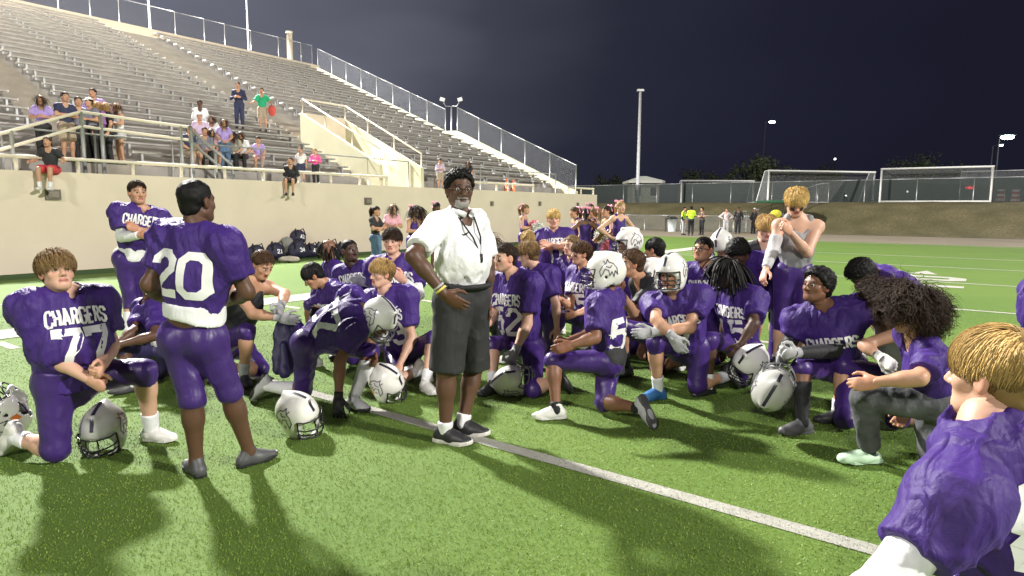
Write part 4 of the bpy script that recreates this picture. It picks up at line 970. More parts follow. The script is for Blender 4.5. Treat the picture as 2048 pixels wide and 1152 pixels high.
def person(label, H=1.75, b=1.0, yaw=0, pyaw=None, pel=None, neck=None, head=None, hyaw=None, hpit=0, hroll=0, lel=None, lwr=None, rel=None, rwr=None,
           lkn=None, lan=None, rkn=None, ran=None, ltoe=None, rtoe=None, lhand='relax', rhand='relax', lpalm=None, rpalm=None, lhd=None, rhd=None, top=None, bot=None, sock=None, shoe=None,
           lglove=None, rglove=None, lsl=None, rsl=None, skin='pale', hair=('short', 'brown'), face='a', helmet=None, eyeblack=0, beard=None, glasses=None, hat=None,
           res=.017, lod=1.0, group='players gathered around the coach', belly=0, kneel=None, stand=False, eyes=True, extra=None, hs=1.0, seed=None, female=False, bow=None):
    seed = seed if seed is not None else len(STATS) * 13 + 5
    s = H / 1.75; pyaw = yaw if pyaw is None else pyaw; hyaw = yaw if hyaw is None else hyaw; sk = A(SKINS[skin]) if isinstance(skin, str) else A(skin)
    LT, LTH, LSH, LUA, LFA = .288 * H, .245 * H, .232 * H, .175 * H, .150 * H
    J = {}
    J['pel'] = pel if isinstance(pel, np.ndarray) else PY(*pel)
    J['neck'] = solve(neck, J['pel'], LT)
    if not isinstance(head, np.ndarray):
        h0 = PY(head[0], head[1], J['neck'][1] + (head[2] if len(head) > 2 else .03 * yawv(hyaw)[1])); dv = h0 - J['neck']; ex = np.linalg.norm(dv) - .105 * H
        if ex > 0: J['neck'] = J['neck'] + nrm(dv) * ex * .85; head = h0
    Uc = nrm(J['neck'] - J['pel']); Fc_ = nrm(yawv(yaw) - Uc * (yawv(yaw) @ Uc)); Rc = np.cross(Fc_, Uc)
    Up = nrm(Uc * .6 + ZUP * .4); Fp = nrm(yawv(pyaw) - Up * (yawv(pyaw) @ Up)); Rp = np.cross(Fp, Up)
    if isinstance(head, np.ndarray): J['head'] = head
    else: J['head'] = PY(head[0], head[1], J['neck'][1] + (head[2] if len(head) > 2 else .03 * yawv(hyaw)[1]))
    sw = .094 * H * (.85 + .15 * b) * (.9 if female else 1)
    for sd, sg in (('l', -1), ('r', 1)):
        J[sd + 'sh'] = J['neck'] - Uc * .022 * H + Rc * sg * sw
        J[sd + 'hip'] = J['pel'] + Rp * sg * .048 * H * (.8 + .2 * b)
        e_, w_ = (lel, lwr) if sd == 'l' else (rel, rwr)
        if e_ is None: e_ = J[sd + 'sh'] - Uc * LUA * .95 + Rc * sg * .05 - Fc_ * .04
        J[sd + 'el'] = solve(e_, J[sd + 'sh'], LUA)
        if w_ is None: w_ = J[sd + 'el'] - Uc * LFA * .9 + Fc_ * .06
        J[sd + 'wr'] = solve(w_, J[sd + 'el'], LFA)
        k_, a_ = (lkn, lan) if sd == 'l' else (rkn, ran)
        fh = nrm(yawv(pyaw)); hp = J[sd + 'hip']
        if kneel and k_ is None:
            if kneel == sd or kneel == 'b':
                k_ = A([hp[0], hp[1], .075]) + fh * .06
                if a_ is None: a_ = k_ - fh * LSH * .98; a_[2] = .13
            else:
                kz = max(LSH + .06, hp[2] - .02); k_ = hp + fh * math.sqrt(max(.02, LTH ** 2 - (hp[2] - kz) ** 2)); k_[2] = kz
                if a_ is None: a_ = k_ + fh * .02; a_[2] = .09 * s
        if stand and k_ is None:
            a_ = A([hp[0], hp[1], .075]) + np.cross(fh, ZUP) * (.02 if sd == 'r' else -.02) - fh * .02 if a_ is None else a_
            k_ = (hp + a_) / 2 + fh * .03
        if k_ is None: k_ = J[sd + 'hip'] - ZUP * LTH + Fp * .02
        J[sd + 'kn'] = solve(k_, J[sd + 'hip'], LTH)
        if a_ is None: a_ = J[sd + 'kn'] - ZUP * LSH
        J[sd + 'an'] = solve(a_, J[sd + 'kn'], LSH)
    D_ = lambda a, c: np.linalg.norm(J[a] - J[c])
    STATS.append((label[:38], round(D_('pel', 'neck') / LT, 2), round(D_('neck', 'head') / (.11 * H), 2), *[round(D_(sd + a, sd + c) / L, 2) for sd in 'lr' for a, c, L in (('sh', 'el', LUA), ('el', 'wr', LFA), ('hip', 'kn', LTH), ('kn', 'an', LSH))], [round(float(x), 2) for x in J['pel']]))
    ab = s * (.80 + .20 * b); lb = s * (.72 + .28 * b); K = .03 * s
    # -------- body
    nk = J['neck']; hd = J['head']; hy = yawv(hyaw); pt = math.radians(hpit); HF = nrm(hy * math.cos(pt) + ZUP * math.sin(pt)); HU = nrm(ZUP * math.cos(pt) - hy * math.sin(pt)); HR = np.cross(HF, HU)
    if hroll: c_, s_ = math.cos(math.radians(hroll)), math.sin(math.radians(hroll)); HR, HU = HR * c_ + HU * s_, HU * c_ - HR * s_
    hsc = s ** .35 * hs * 1.02; HM = np.stack([HR, HF, HU], 1)         # columns
    toW = lambda V: hd + (V * hsc) @ HM.T
    ch = nk - Uc * .13 * H; wa = J['pel'] + Uc * .09 * H
    bw = (.86 if female else 1)
    P = [cone(J['lhip'], J['rhip'], .088 * lb, .088 * lb, k=K), cone(J['pel'], wa, .118 * s * b, .112 * s * b * bw, Rp, .78, k=.05), cone(wa, ch, .115 * s * b * bw, .138 * s * b * bw, Rc, .74, k=.05), cone(ch, nk - Uc * .06 * H, .138 * s * b * bw, .10 * s * b, Rc, .74, k=.05),
         cone(J['lsh'], J['rsh'], .058 * ab, .058 * ab, k=.05), cone(nk - Uc * .03, toW(A([[0, -.028, -.085]]))[0], .058 * s, .052 * s, k=.035)]
    if belly: P.append(ell(wa + Uc * .075 + Fp * .03, (.135 * s * b, .10 * s * b * belly, .13 * s), [Rp, Fp, Up], k=.06))
    for sd, sg in (('l', -1), ('r', 1)):
        sh, el, wr, hip, kn, an = (J[sd + q] for q in ('sh', 'el', 'wr', 'hip', 'kn', 'an'))
        P += [cone(sh, el, .056 * ab, .043 * ab, k=K), cone(el, el + (wr - el) * .35, .043 * ab, .043 * ab, k=K), cone(el + (wr - el) * .3, wr, .043 * ab, .029 * ab, k=K), cone(nk + Uc * .035, sh, .042 * ab, .048 * ab, k=.05),
              cone(hip, kn, .086 * lb, .057 * lb, k=K), cone(kn, kn + (an - kn) * .32, .056 * lb, .057 * lb, k=K), cone(kn + (an - kn) * .25, an, .057 * lb, .035 * lb, k=K), cone(an, an - nrm(an - kn) * -.02, .036 * lb, .034 * lb, k=K)]
        P.append(ell(hip - Fp * .045 * s - Up * .02, A([.08, .085, .085]) * lb, k=.05))
    bV, bF = mesh_sdf(P, res, 1)
    parts = [(bV, bF, sk)]
    hV, hF = head_tpl(face, .0052 if lod >= 1 else (.008 if lod > .4 else .012)); hc = head_colors(hV, sk, A(BROWC[hair[1]]) if hair else sk * .3, 1.0, beard, eyeblack, .25 if sk[0] > .3 else .08)
    parts.append((toW(hV), hF, hc))
    gl = {}
    hres = .0062 if lod >= 1 else .010
    for sd, pose, palm, hdv, glv in (('l', lhand, lpalm, lhd, lglove), ('r', rhand, rpalm, rhd, rglove)):
        if pose is None: continue
        V, Fq = hand_tpl(pose, hres if lod > .4 else .014); y = nrm(hdv) if hdv is not None else nrm(J[sd + 'wr'] - J[sd + 'el'])
        pv = A(palm, dtype=float) if palm is not None else (nk - Uc * .3) - J[sd + 'wr']; z = -nrm(pv - y * (pv @ y)); x = np.cross(y, z); V = V * s * 1.04
        if sd == 'r': V = V * A([-1, 1, 1]); Fq = Fq[:, ::-1]
        if glv: V = V * 1.10
        Vw = J[sd + 'wr'] + V @ np.stack([x, y, z])
        if glv: gl[sd] = (Vw, Fq, glv, y)
        else: parts.append((Vw, Fq, sk * A([1.03, .93, .9])))
    base = A([J['pel'][0], J['pel'][1], max(0.0, min(J['lan'][2], J['ran'][2]) - .09)])
    root = thing('person', base, label, 'person', group)
    V, Fq, Cc = merge(parts); rs_ = np.random.RandomState(seed); link('body', mesh_from('body', V, Fq, SKIN, True, Cc * (1 + .05 * vnoise(V * 14, seed))[:, None]), root)
    if eyes and lod > .4:
        for sg in (-1, 1):
            o = link('eye', EYE, root); Mx = Matrix(HM.tolist()).to_4x4(); Mx = Mx @ Matrix.Rotation(0, 4, 'Z'); Mx = Matrix.Translation(Vector(toW(A([[sg * .0305, 0.0738, .0035]]))[0])) @ Mx @ Matrix.Scale(hsc, 4); o.matrix_basis = Mx
    fr = (np.stack([Rc, Fc_, Uc]), nk)
    def garment(name, prims, mat, amp=.006, sc=(15, 15, 5.0), r=None, parent=None, it=1):
        V, Fq = mesh_sdf(prims, r or res * .95, it)
        if len(V) == 0: return None
        if amp: V = wrinkle(V, Fq, fr, amp, seed, sc)
        o = link(name, mesh_from(name, V, Fq, mat, True), parent or root); TORSO_BVH['last'] = (V, Fq); return o
    def along(sd, t):     # point on arm, 0..1 upper arm, 1..2 forearm
        sh, el, wr = J[sd + 'sh'], J[sd + 'el'], J[sd + 'wr']; return sh + (el - sh) * t if t <= 1 else el + (wr - el) * (t - 1)
    def arad(t): return ab * (.056 - .013 * t if t <= 1 else (.044 if t < 1.3 else .044 - .0215 * (t - 1.3)))
    for sd, slv in (('l', lsl), ('r', rsl)):
        if not slv: continue
        mt, t0, t1 = slv; ts = [t0] + [t for t in (.5, 1.0, 1.35) if t0 < t < t1] + [t1]; pr = []
        for a, c in zip(ts[:-1], ts[1:]):
            cl = []
            if a == t0: cl.append((along(sd, a), -nrm(along(sd, a + .05) - along(sd, a))))
            if c == t1: cl.append((along(sd, c), nrm(along(sd, c) - along(sd, c - .05))))
            pr.append(cone(along(sd, a), along(sd, c), arad(a) + .011, arad(c) + .010, k=.012, clip=cl))
        garment('arm_sleeve', pr, mt, .003, (14, 14, 14), .012)
    if top:
        kd = top['kind']; mt = top['mat']; f = top.get('sl', .72 if kd == 'pads' else .68); hem = top.get('hem', -.01); pw = top.get('pw', 1.0)
        hemc = [(J['pel'] + Uc * hem * H, -Uc)]; g = .012 * s
        T = []
        if kd == 'pads':
            T = [cone(J['pel'] + Uc * (hem - .03) * H, ch, .146 * s * b, .170 * s * (.6 + .4 * b), Rc, .82, k=.05, clip=hemc), cone(ch, nk - Uc * .05 * H, .178 * s * (.6 + .4 * b), .16 * s, Rc, .78, k=.06),
                 ell(nk - Uc * .035 * s, (.150 * s, .118 * s, .088 * s), [Rc, Fc_, Uc], k=.05), ell(nk - Uc * .16 * s + Fc_ * .045, (.15 * s, .10 * s, .13 * s), [Rc, Fc_, Uc], k=.05)]
            if belly: T.append(ell(wa + Uc * .05 + Fp * .06, (.165 * s * b, .12 * s * b * belly, .15 * s), [Rp, Fp, Up], k=.06, clip=hemc))
            for sd, sg in (('l', -1), ('r', 1)):
                sh, el = J[sd + 'sh'], J[sd + 'el']; e_ = sh + (el - sh) * f
                so = sh + Rc * sg * (.032 + .10 * (pw - 1)) * s
                T += [ell(so - Uc * .006 * s, (.092 * s * pw, .108 * s, .098 * s), [Rc, Fc_, Uc], k=.045), cone(nk + Uc * .030 * s + Rc * sg * .062 * s, so + Uc * .026 * s, .050 * s, .076 * s, Fc_, .8, k=.05),
                      cone(so - Uc * .03 * s, e_ + (el - sh) * .15, .100 * s, .076 * ab + .006, k=.045, clip=[(e_, nrm(el - sh))])]
            T.append(cone(nk + Uc * .0 + Fc_ * .018, nk + Uc * .16 + Fc_ * .03, .058 * s, .080 * s, k=.010, sub=True)); T.append(cone(nk + Uc * .02 + Fc_ * .10 * s, nk - Uc * .04 + Fc_ * .14 * s, .024 * s, .008, k=.012, sub=True))
        else:
            hw_ = .133 if kd != 'polo' else .114
            T = [cone(J['pel'] + Uc * (hem - .03) * H, wa, hw_ * s * b + g, .126 * s * b * bw + g, Rp, .80, k=.05, clip=hemc), cone(wa, ch, .126 * s * b * bw + g, .142 * s * b * bw + g, Rc, .76, k=.05), cone(ch, nk - Uc * .06 * H, .142 * s * b * bw + g, .108 * s * b + g, Rc, .75, k=.05)]
            if belly: T.append(ell(wa + Uc * .085 + Fp * .050, (.150 * s * b + g, .112 * s * b * belly + g, .150 * s), [Rp, Fp, Up], k=.06, clip=hemc))
            if kd != 'tank':
                T.append(cone(J['lsh'], J['rsh'], .060 * ab + g, .060 * ab + g, k=.05))
            for sd, sg in (('l', -1), ('r', 1)):
                sh, el = J[sd + 'sh'], J[sd + 'el']; e_ = sh + (el - sh) * min(f, 1)
                if kd != 'tank':
                    T += [cone(nk + Uc * .03, sh, .044 * ab + g * .8, .05 * ab + g, k=.05), cone(sh, e_ + (el - sh) * .12, .060 * ab + g, (.058 if f < .95 else .046) * ab + g * (1.8 if f < .95 else 1), k=.035, clip=[(e_, nrm(el - sh))] if f < 1 else [])]
                    if f > 1: w_ = along(sd, f); T.append(cone(el, w_, .046 * ab + g, .036 * ab + g, k=.03, clip=[(w_, nrm(w_ - el))]))
                else: T += [cone(nk - Uc * .09 + Rc * sg * .07, nk + Uc * .022 + Rc * sg * .072, .070 * s, .054 * s, k=.03), ell(sh + Rc * sg * .055, A([.065, .10, .09]) * s, [Rc, Fc_, Uc], k=.02, sub=True)]
            T.append(cone(nk - Uc * (.035 if kd != 'tank' else .05) + Fc_ * .03, nk + Uc * .15 + Fc_ * .035, .064 * s, .078 * s, k=.012, sub=True))
            if kd == 'polo': T.append(cone(nk + Uc * .0 + Fc_ * .10 * s, nk - Uc * .09 + Fc_ * .16 * s, .03 * s, .006, k=.01, sub=True))
        o = garment(top.get('name', 'jersey' if kd == 'pads' else 'shirt'), T, mt, top.get('fold', .020 if kd == 'pads' else .016), r=res * .9)
        tV, tF = TORSO_BVH['last']; bv = BVHTree.FromPolygons([tuple(q) for q in tV.tolist()], tF.tolist()) if (top.get('front') or top.get('back') or top.get('marks')) else None
        cN = nk - Uc * .0
        if top.get('front'):
            fy = top.get('fy', .155); w1, n1 = top['front']; th = .088 * s
            if w1: decal('lettering', bv, text_strokes(w1, th, th * top.get('tw', .56), .26, .012), .0150 * s, cN - Uc * (fy + .045) * s, -Rc, Uc, Fc_, PRINT, o)
            if n1: decal('number', bv, text_strokes(n1, .205 * s, .175 * s, .30), .042 * s, cN - Uc * (fy + .295) * s, -Rc, Uc, Fc_, PRINT, o)
        if top.get('back'):
            decal('number', bv, text_strokes(top['back'], .225 * s, .215 * s, .26), .046 * s, cN - Uc * top.get('by', .36) * s, Rc, Uc, -Fc_, PRINT, o)
        for mk in top.get('marks', ()):      # small check mark on the chest
            decal('chest_mark', bv, [[(x * .05 * s, z * .03 * s) for x, z in pl] for pl in GL['~']], .008 * s, cN - Uc * .12 * s - Rc * (.09 if mk == 'l' else -.07) * s, -Rc, Uc, Fc_, PRINT if mk != 'k' else RUBBER, o, .01, .002)
        if kd == 'polo':
            cw = MB(); ring = [nk + Uc * (.045 - .035 * max(0, math.cos(t)) ** 2) + Rc * .074 * math.sin(t) + Fc_ * (.03 + .078 * math.cos(t)) for t in np.linspace(.35, 2 * math.pi - .35, 17)]
            cw.tube(ring, .019, 7); put('collar', cw, mt, o, True)
    if bot:
        kd = bot['kind']; mt = bot['mat']; g = {'pants': .008, 'shorts': .018, 'jeans': .013, 'skirt': .012}[kd] * s
        B = [cone(J['lhip'], J['rhip'], .094 * lb + g, .094 * lb + g, k=K), cone(J['pel'] - Up * .02, J['pel'] + Up * .11 * s, .122 * s * b + g, .120 * s * b + g, Rp, .80, k=.04, clip=[(J['pel'] + Up * bot.get('rise', .07) * s, Up)])]
        if belly: B.append(ell(wa - Uc * .05 + Fp * .04, (.148 * s * b, .105 * s * b * belly, .10 * s), [Rp, Fp, Up], k=.05, clip=[(J['pel'] + Up * .07 * s, Up)]))
        for sd in 'lr':
            hip, kn, an = J[sd + 'hip'], J[sd + 'kn'], J[sd + 'an']
            B.append(ell(hip - Fp * .045 * s - Up * .015, A([.080, .088, .088]) * lb + g * .8, k=.05))
            if kd == 'pants':
                e_ = kn + (an - kn) * bot.get('end', .20); B += [cone(hip, kn, .094 * lb + g, .062 * lb + g, k=.035), cone(kn, e_ + (an - kn) * .06, .062 * lb + g, .056 * lb + g * .6, k=.025, clip=[(e_, nrm(an - kn))])]
            elif kd == 'shorts':
                e_ = hip + (kn - hip) * bot.get('end', .92); B.append(cone(hip, e_ + (kn - hip) * .1, .098 * lb + g, .088 * lb + g, k=.03, clip=[(e_, nrm(kn - hip))]))
            elif kd == 'skirt':
                e_ = hip + (kn - hip) * .45; B.append(cone(hip, e_ + (kn - hip) * .1, .105 * lb, .15 * lb, k=.06, clip=[(e_, nrm(kn - hip))]))
            else:
                e_ = kn + (an - kn) * .97; B += [cone(hip, kn, .092 * lb + g, .066 * lb + g, k=.035), cone(kn, e_, .066 * lb + g, .050 * lb + g, k=.025, clip=[(e_, nrm(an - kn))])]
        o = garment(bot.get('name', {'pants': 'pants', 'shorts': 'shorts', 'jeans': 'trousers', 'skirt': 'skirt'}[kd]), B, mt, {'pants': .009, 'shorts': .010, 'jeans': .009, 'skirt': .006}[kd], (12, 12, 8))
    if top and top.get('under'):          # undershirt hem showing below the jersey
        um, a0, a1 = top['under']; garment('undershirt', [cone(J['pel'] + Uc * (a1 - .02) * H, J['pel'] + Uc * (a0 + .03) * H, .150 * s * b, .152 * s * b, Rp, .86, k=.01, clip=[(J['pel'] + Uc * a1 * H, -nrm(Uc + Rc * .12)), (J['pel'] + Uc * a0 * H, Uc)]), ell(J['lhip'] - Fp * .04 + Up * .02, A([.1, .105, .1]) * lb, k=.04, clip=[(J['pel'] + Uc * a1 * H, -nrm(Uc + Rc * .12))]), ell(J['rhip'] - Fp * .04 + Up * .02, A([.1, .105, .1]) * lb, k=.04, clip=[(J['pel'] + Uc * a1 * H, -nrm(Uc + Rc * .12))])], um, .007)
    for sd, tv in (('l', ltoe), ('r', rtoe)):
        kn, an = J[sd + 'kn'], J[sd + 'an']; dn = nrm(an - kn)
        sk_ = sock if not isinstance(sock, dict) else sock.get(sd)
        if sk_:
            mt, f0 = sk_; a_ = kn + (an - kn) * f0; garment('sock', [cone(a_, an + dn * .02, (.057 if f0 < .5 else .046) * lb + .005, .036 * lb + .006, k=.01, clip=[(a_, -dn)])] + ([cone(kn + (an - kn) * max(f0, .05), kn + (an - kn) * .35, .058 * lb + .004, .058 * lb + .004, k=.02, clip=[(a_, -dn)])] if f0 < .3 else []), mt, .002, (12, 12, 12), .012)
        sh_ = shoe if not isinstance(shoe, dict) else shoe.get(sd)
        if sh_:
            kd, um, sm = sh_; (uV, uF), (sV, sF) = shoe_tpl(kd, .009 if lod >= 1 else .016)
            if tv is None: tv = 'back' if kneel in (sd, 'b') else pyaw
            if isinstance(tv, str):     # trailing foot: toes on the turf behind the knee, sole facing back
                bk = nrm(dn * A([1, 1, 0])); y = nrm(-ZUP * .80 + bk * (.5 if tv == 'back' else .9)); u_ = -dn
            else: y = yawv(tv) if not hasattr(tv, '__len__') else nrm(tv); u_ = ZUP if not hasattr(tv, '__len__') else -dn
            z = nrm(u_ - y * (u_ @ y)); x = np.cross(y, z); M3 = np.stack([x, y, z]); sc_ = s * (1.0 if sd == 'r' else 1.0); mir = A([1, 1, 1]) if sd == 'r' else A([-1, 1, 1])
            uV2 = an + (uV * mir * sc_) @ M3; o = link('shoe', mesh_from('shoe', uV2, uF if sd == 'r' else uF[:, ::-1], um, True), root)
            sF2 = sF if sd == 'r' else [tuple(reversed(q)) for q in sF]; put('sole', (an + (sV * mir * sc_) @ M3, sF2), sm, o)
            if lod >= 1 and kd in ('trainer', 'cleat'):
                lc = MB()
                for i in range(4): yy = .035 + .022 * i; zz = .006 - .011 * i; lc.tube([(-.024, yy, zz - .016), (0, yy + .005, zz + .004), (.024, yy, zz - .016)], .0035, 4)
                v, fq = lc.arrays(); put('laces', (an + (v * sc_) @ M3, fq), PRINT if um not in (WHITES,) else LGREYC, o)
    for sd, (Vw, Fq, mt, y) in gl.items():
        o = link('glove', mesh_from('glove', Vw, Fq, mt, True), root)
        w_, e_ = J[sd + 'wr'], J[sd + 'el']; put('cuff', MB().tube([w_ + nrm(e_ - w_) * .05 * s, w_ + nrm(e_ - w_) * .01, w_ + y * .02], [.036 * ab, .036 * ab, .035 * ab], 12), mt, o, True)
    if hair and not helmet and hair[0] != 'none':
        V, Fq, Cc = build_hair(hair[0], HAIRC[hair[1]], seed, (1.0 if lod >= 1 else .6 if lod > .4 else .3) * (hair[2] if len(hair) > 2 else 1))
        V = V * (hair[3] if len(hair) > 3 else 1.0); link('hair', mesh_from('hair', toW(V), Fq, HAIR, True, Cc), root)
    if hat:
        bm_ = MB().sphere((0, -.012, .055), 1.0, 9, (.087, .106, .075)); v, fq = bm_.arrays(); keep = [q for q in fq if min(v[j][2] for j in q) > .045]
        o = put('cap', (toW(v), keep), hat, root, True); br = MB().tube([(-.075, .07, .055), (-.055, .135, .048), (0, .165, .046), (.055, .135, .048), (.075, .07, .055)], .006, 5).add([(-.075, .07, .055), (-.055, .135, .05), (0, .165, .048), (.055, .135, .05), (.075, .07, .055)], [(0, 1, 2, 3, 4)]); v, fq = br.arrays(); put('brim', (toW(v), fq), hat, o)
    if glasses:
        gm = MB()
        for sg in (-1, 1):
            gm.tube([(sg * .033 + .024 * math.cos(t), .100, .002 + .018 * math.sin(t)) for t in np.linspace(0, 2 * math.pi, 13)[:-1]], .0026, 5, True); gm.tube([(sg * .057, .098, .006), (sg * .078, .06, .008), (sg * .084, -.01, .004)], .0026, 5)
        gm.tube([(-.010, .102, .006), (.010, .102, .006)], .0025, 5); v, fq = gm.arrays(); put('glasses', (toW(v), fq), glasses, root, True)
    if bow:
        bb = MB()
        for sg in (-1, 1): bb.sphere((sg * .055, -.085, .115), .05, 6, (1.0, .35, .6)); bb.tube([(sg * .01, -.095, .11), (sg * .05, -.12, .0)], [.012, .02], 5)
        v, fq = bb.arrays(); put('hair_bow', (toW(v), fq), bow, root, True)
    if helmet: wear_helmet(root, helmet, HM, hd + HM @ A([0, .0, .0]), hsc * 1.02)
    if extra: extra(J, root, dict(R=Rc, F=Fc_, U=Uc, Rp=Rp, Fp=Fp, Up=Up, toW=toW, s=s))
    return J, root
def wear_helmet(root, kind, M3, c, sc, sticker=False, logo=True, mark=None):
    """kind = (shell material, face mask material); M3 columns = right, forward, up"""
    h = helmet_tpl(); T = lambda V: c + (np.asarray(V) * sc) @ M3.T
    sV, sF = h['shell']; o = link('helmet', mesh_from('helmet', T(sV), sF, kind[0], True), root)
    pV, pF = h['padding']; link('padding', mesh_from('padding', T(pV), pF, RUBBER, True), o)
    for nm, mt in (('face_mask', kind[1]), ('chin_strap', PRINT if kind[1] is not GREYMASK else LGREYC)):
        v, fq = h[nm]; link(nm, mesh_from(nm, T(v), fq, mt, True), o)
    bv = BVHTree.FromPolygons([tuple(q) for q in sV.tolist()], sF.tolist())
    # centre stripe with two side lines, then the bronco head on both sides (flat print laid on the shell)
    for nm, st, t, off in (('stripe', [[(0, -.16), (0, .13)]], .020, .0015),):
        V2, Fs, Es = stroke_mesh(st, t, .02); P = []; ok = []
        for x, z in V2:
            ang = z * 9.0; dirv = A([x, math.sin(ang), math.cos(ang)]); hit, nn, _, dd = bv.ray_cast(Vector(A([x, -.012, .028]) + A([0, dirv[1], dirv[2]]) * .4), Vector((0, -dirv[1], -dirv[2])), .4)
            ok.append(hit is not None and dd < .36); P.append(A(hit) + A(nn) * .0018 if hit is not None else A([0, 0, 0]))
        Fk = [f for f in Fs if all(ok[j] for j in f)]
        if Fk: link(nm, mesh_from(nm, T(np.array(P)), Fk, STRIPE, True), o)
    if logo:
        for sg in (-1, 1):
            st = [[((x - .5) * .135, (z - .5) * .125) for x, z in pl] for pl in HORSE]
            V2, Fs, Es = stroke_mesh(st, .0062, .012); P = np.zeros((len(V2), 3)); ok = np.zeros(len(V2), bool)
            for i, (x, z) in enumerate(V2):
                hit, nn, _, dd = bv.ray_cast(Vector((sg * .4, -.028 - x, .052 + z)), Vector((-sg, 0, 0)), .5)
                if hit is not None: P[i] = A(hit) + A(nn) * (.0015 + Es[i]); ok[i] = True
            Fk = [f for f in Fs if all(ok[j] for j in f)]
            if Fk: link('bronco_emblem', mesh_from('bronco_emblem', T(P), Fk, EMBLEM, True), o)
    if sticker:
        for sg in (-1, 1):
            V2 = np.array([(a, b_) for b_ in np.linspace(-.02, .02, 4) for a in np.linspace(-.018, .018, 4)]); P = []
            for x, z in V2: hit, nn, _, dd = bv.ray_cast(Vector((sg * .3 if sticker != 'back' else x, (-.055 if sticker != 'back' else -.4) - (x if sticker != 'back' else 0), -.035 + z + (.08 if sticker == 'back' else 0))), Vector((-sg, 0, 0)) if sticker != 'back' else Vector((0, 1, 0)), .6); P.append(A(hit) + A(nn) * .0022 if hit is not None else A([0, 0, 0]))
            link('sticker', mesh_from('sticker', T(np.array(P)), [(i * 4 + j, i * 4 + j + 1, i * 4 + j + 5, i * 4 + j + 4) for i in range(3) for j in range(3)], ORANGE, True), o)
            if sticker == 'back': break
    return o
def loose_helmet(label, px, z, fwd_dir, up_dir, kind, sticker=False, sc=1.05, depth=None):
    c = at_z(px[0], px[1], z) if depth is None else PY(px[0], px[1], depth); f_ = nrm(fwd_dir); u_ = nrm(A(up_dir) - f_ * (A(up_dir) @ f_)); r_ = np.cross(f_, u_)
    t_ = thing('football_helmet', A([c[0], c[1], c[2] - .12]), label, 'helmet', 'helmets off the players heads'); wear_helmet(t_, kind, np.stack([r_, f_, u_], 1), c, sc, sticker); return t_
WHITES = plain('white_shoe_leather', (.66, .65, .62), .45)
SHOEG = plain('grey_black_shoe', (.075, .075, .08), .5)
SHOEK = plain('black_shoe', (.018, .018, .02), .5)
SHOEB = plain('blue_shoe', (.035, .14, .36), .4)
MINT = plain('mint_clog_foam', (.52, .72, .52), .6)
GREYMASK = plain('grey_mask_coating', (.11, .11, .115), .4)
BLACKMASK = plain('black_mask_coating', (.015, .015, .017), .35)
STRIPE = plain('dark_stripe', (.03, .025, .05), .35)
EMBLEM = plain('emblem_ink', (.085, .07, .12), .4)
ORANGE = plain('orange_sticker', (.80, .20, .03), .5)
GLOVEK = cloth('black_glove', (.02, .02, .022), .55, .1)
GLOVEG = cloth('grey_glove', (.33, .33, .34), .6, .1, var=.4)
PINKC = cloth('pink_cloth', (.75, .22, .36), .7, .2)
HWHITE = (SHELLW, BLACKMASK); HSILV = (SHELLG, GREYMASK); HPALE = (SHELLL, GREYMASK)
CLEATW = ('cleat', WHITES, WHITES); CLEATG = ('cleat', SHOEG, SHOEK); CLEATK = ('cleat', SHOEK, SHOEK)
WS = (WHITEC, .72); WSL = (WHITEC, .25)
def pads(**k): return dict(kind='pads', mat=PURPLE, **k)
PANTS = dict(kind='pants', mat=PURPLE2)

# ------------------------------------------------------------------ the coach
def coach_extra(J, root, f):
    toW = f['toW']; nk = J['neck']; ly = MB()
    for sg in (-1, 1): ly.tube([nk + f['R'] * .07 * sg - f['F'] * .02 + f['U'] * .05, nk + f['R'] * .07 * sg + f['F'] * .08 + f['U'] * .0, nk + f['R'] * .035 * sg + f['F'] * .165 - f['U'] * .13, nk + f['F'] * .19 - f['U'] * .24], .006, 5)
    ly.box(nk + f['F'] * .195 - f['U'] * .27, f['R'], f['F'], f['U'], .012, .006, .03); put('lanyard', ly, BLACKC, root, True)
    b = MB(); c = J['pel'] + f['Up'] * .085
    b.tube([c + f['Rp'] * .192 * math.sin(t) + f['Fp'] * (.012 + .168 * math.cos(t)) for t in np.linspace(0, 2 * math.pi, 25)[:-1]], .018, 6, True); put('belt', b, BLACKC, root, True)
    w = J['rwr'] + nrm(J['rel'] - J['rwr']) * .035; d = nrm(J['rel'] - J['rwr']); x = nrm(np.cross(d, ZUP)); y = np.cross(d, x)
    put('wristband', MB().tube([w + .034 * (math.cos(t) * x + math.sin(t) * y) for t in np.linspace(0, 2 * math.pi, 13)[:-1]], .008, 5, True), plain('yellow_band', (.7, .62, .12), .5), root, True)
    w = w + d * .022; put('watch', MB().tube([w + .035 * (math.cos(t) * x + math.sin(t) * y) for t in np.linspace(0, 2 * math.pi, 13)[:-1]], .007, 5, True), LGREYC, root, True)
TRAIN = ('trainer', plain('black_trainer', (.025, .025, .028), .5), plain('white_midsole', (.68, .66, .60), .5))
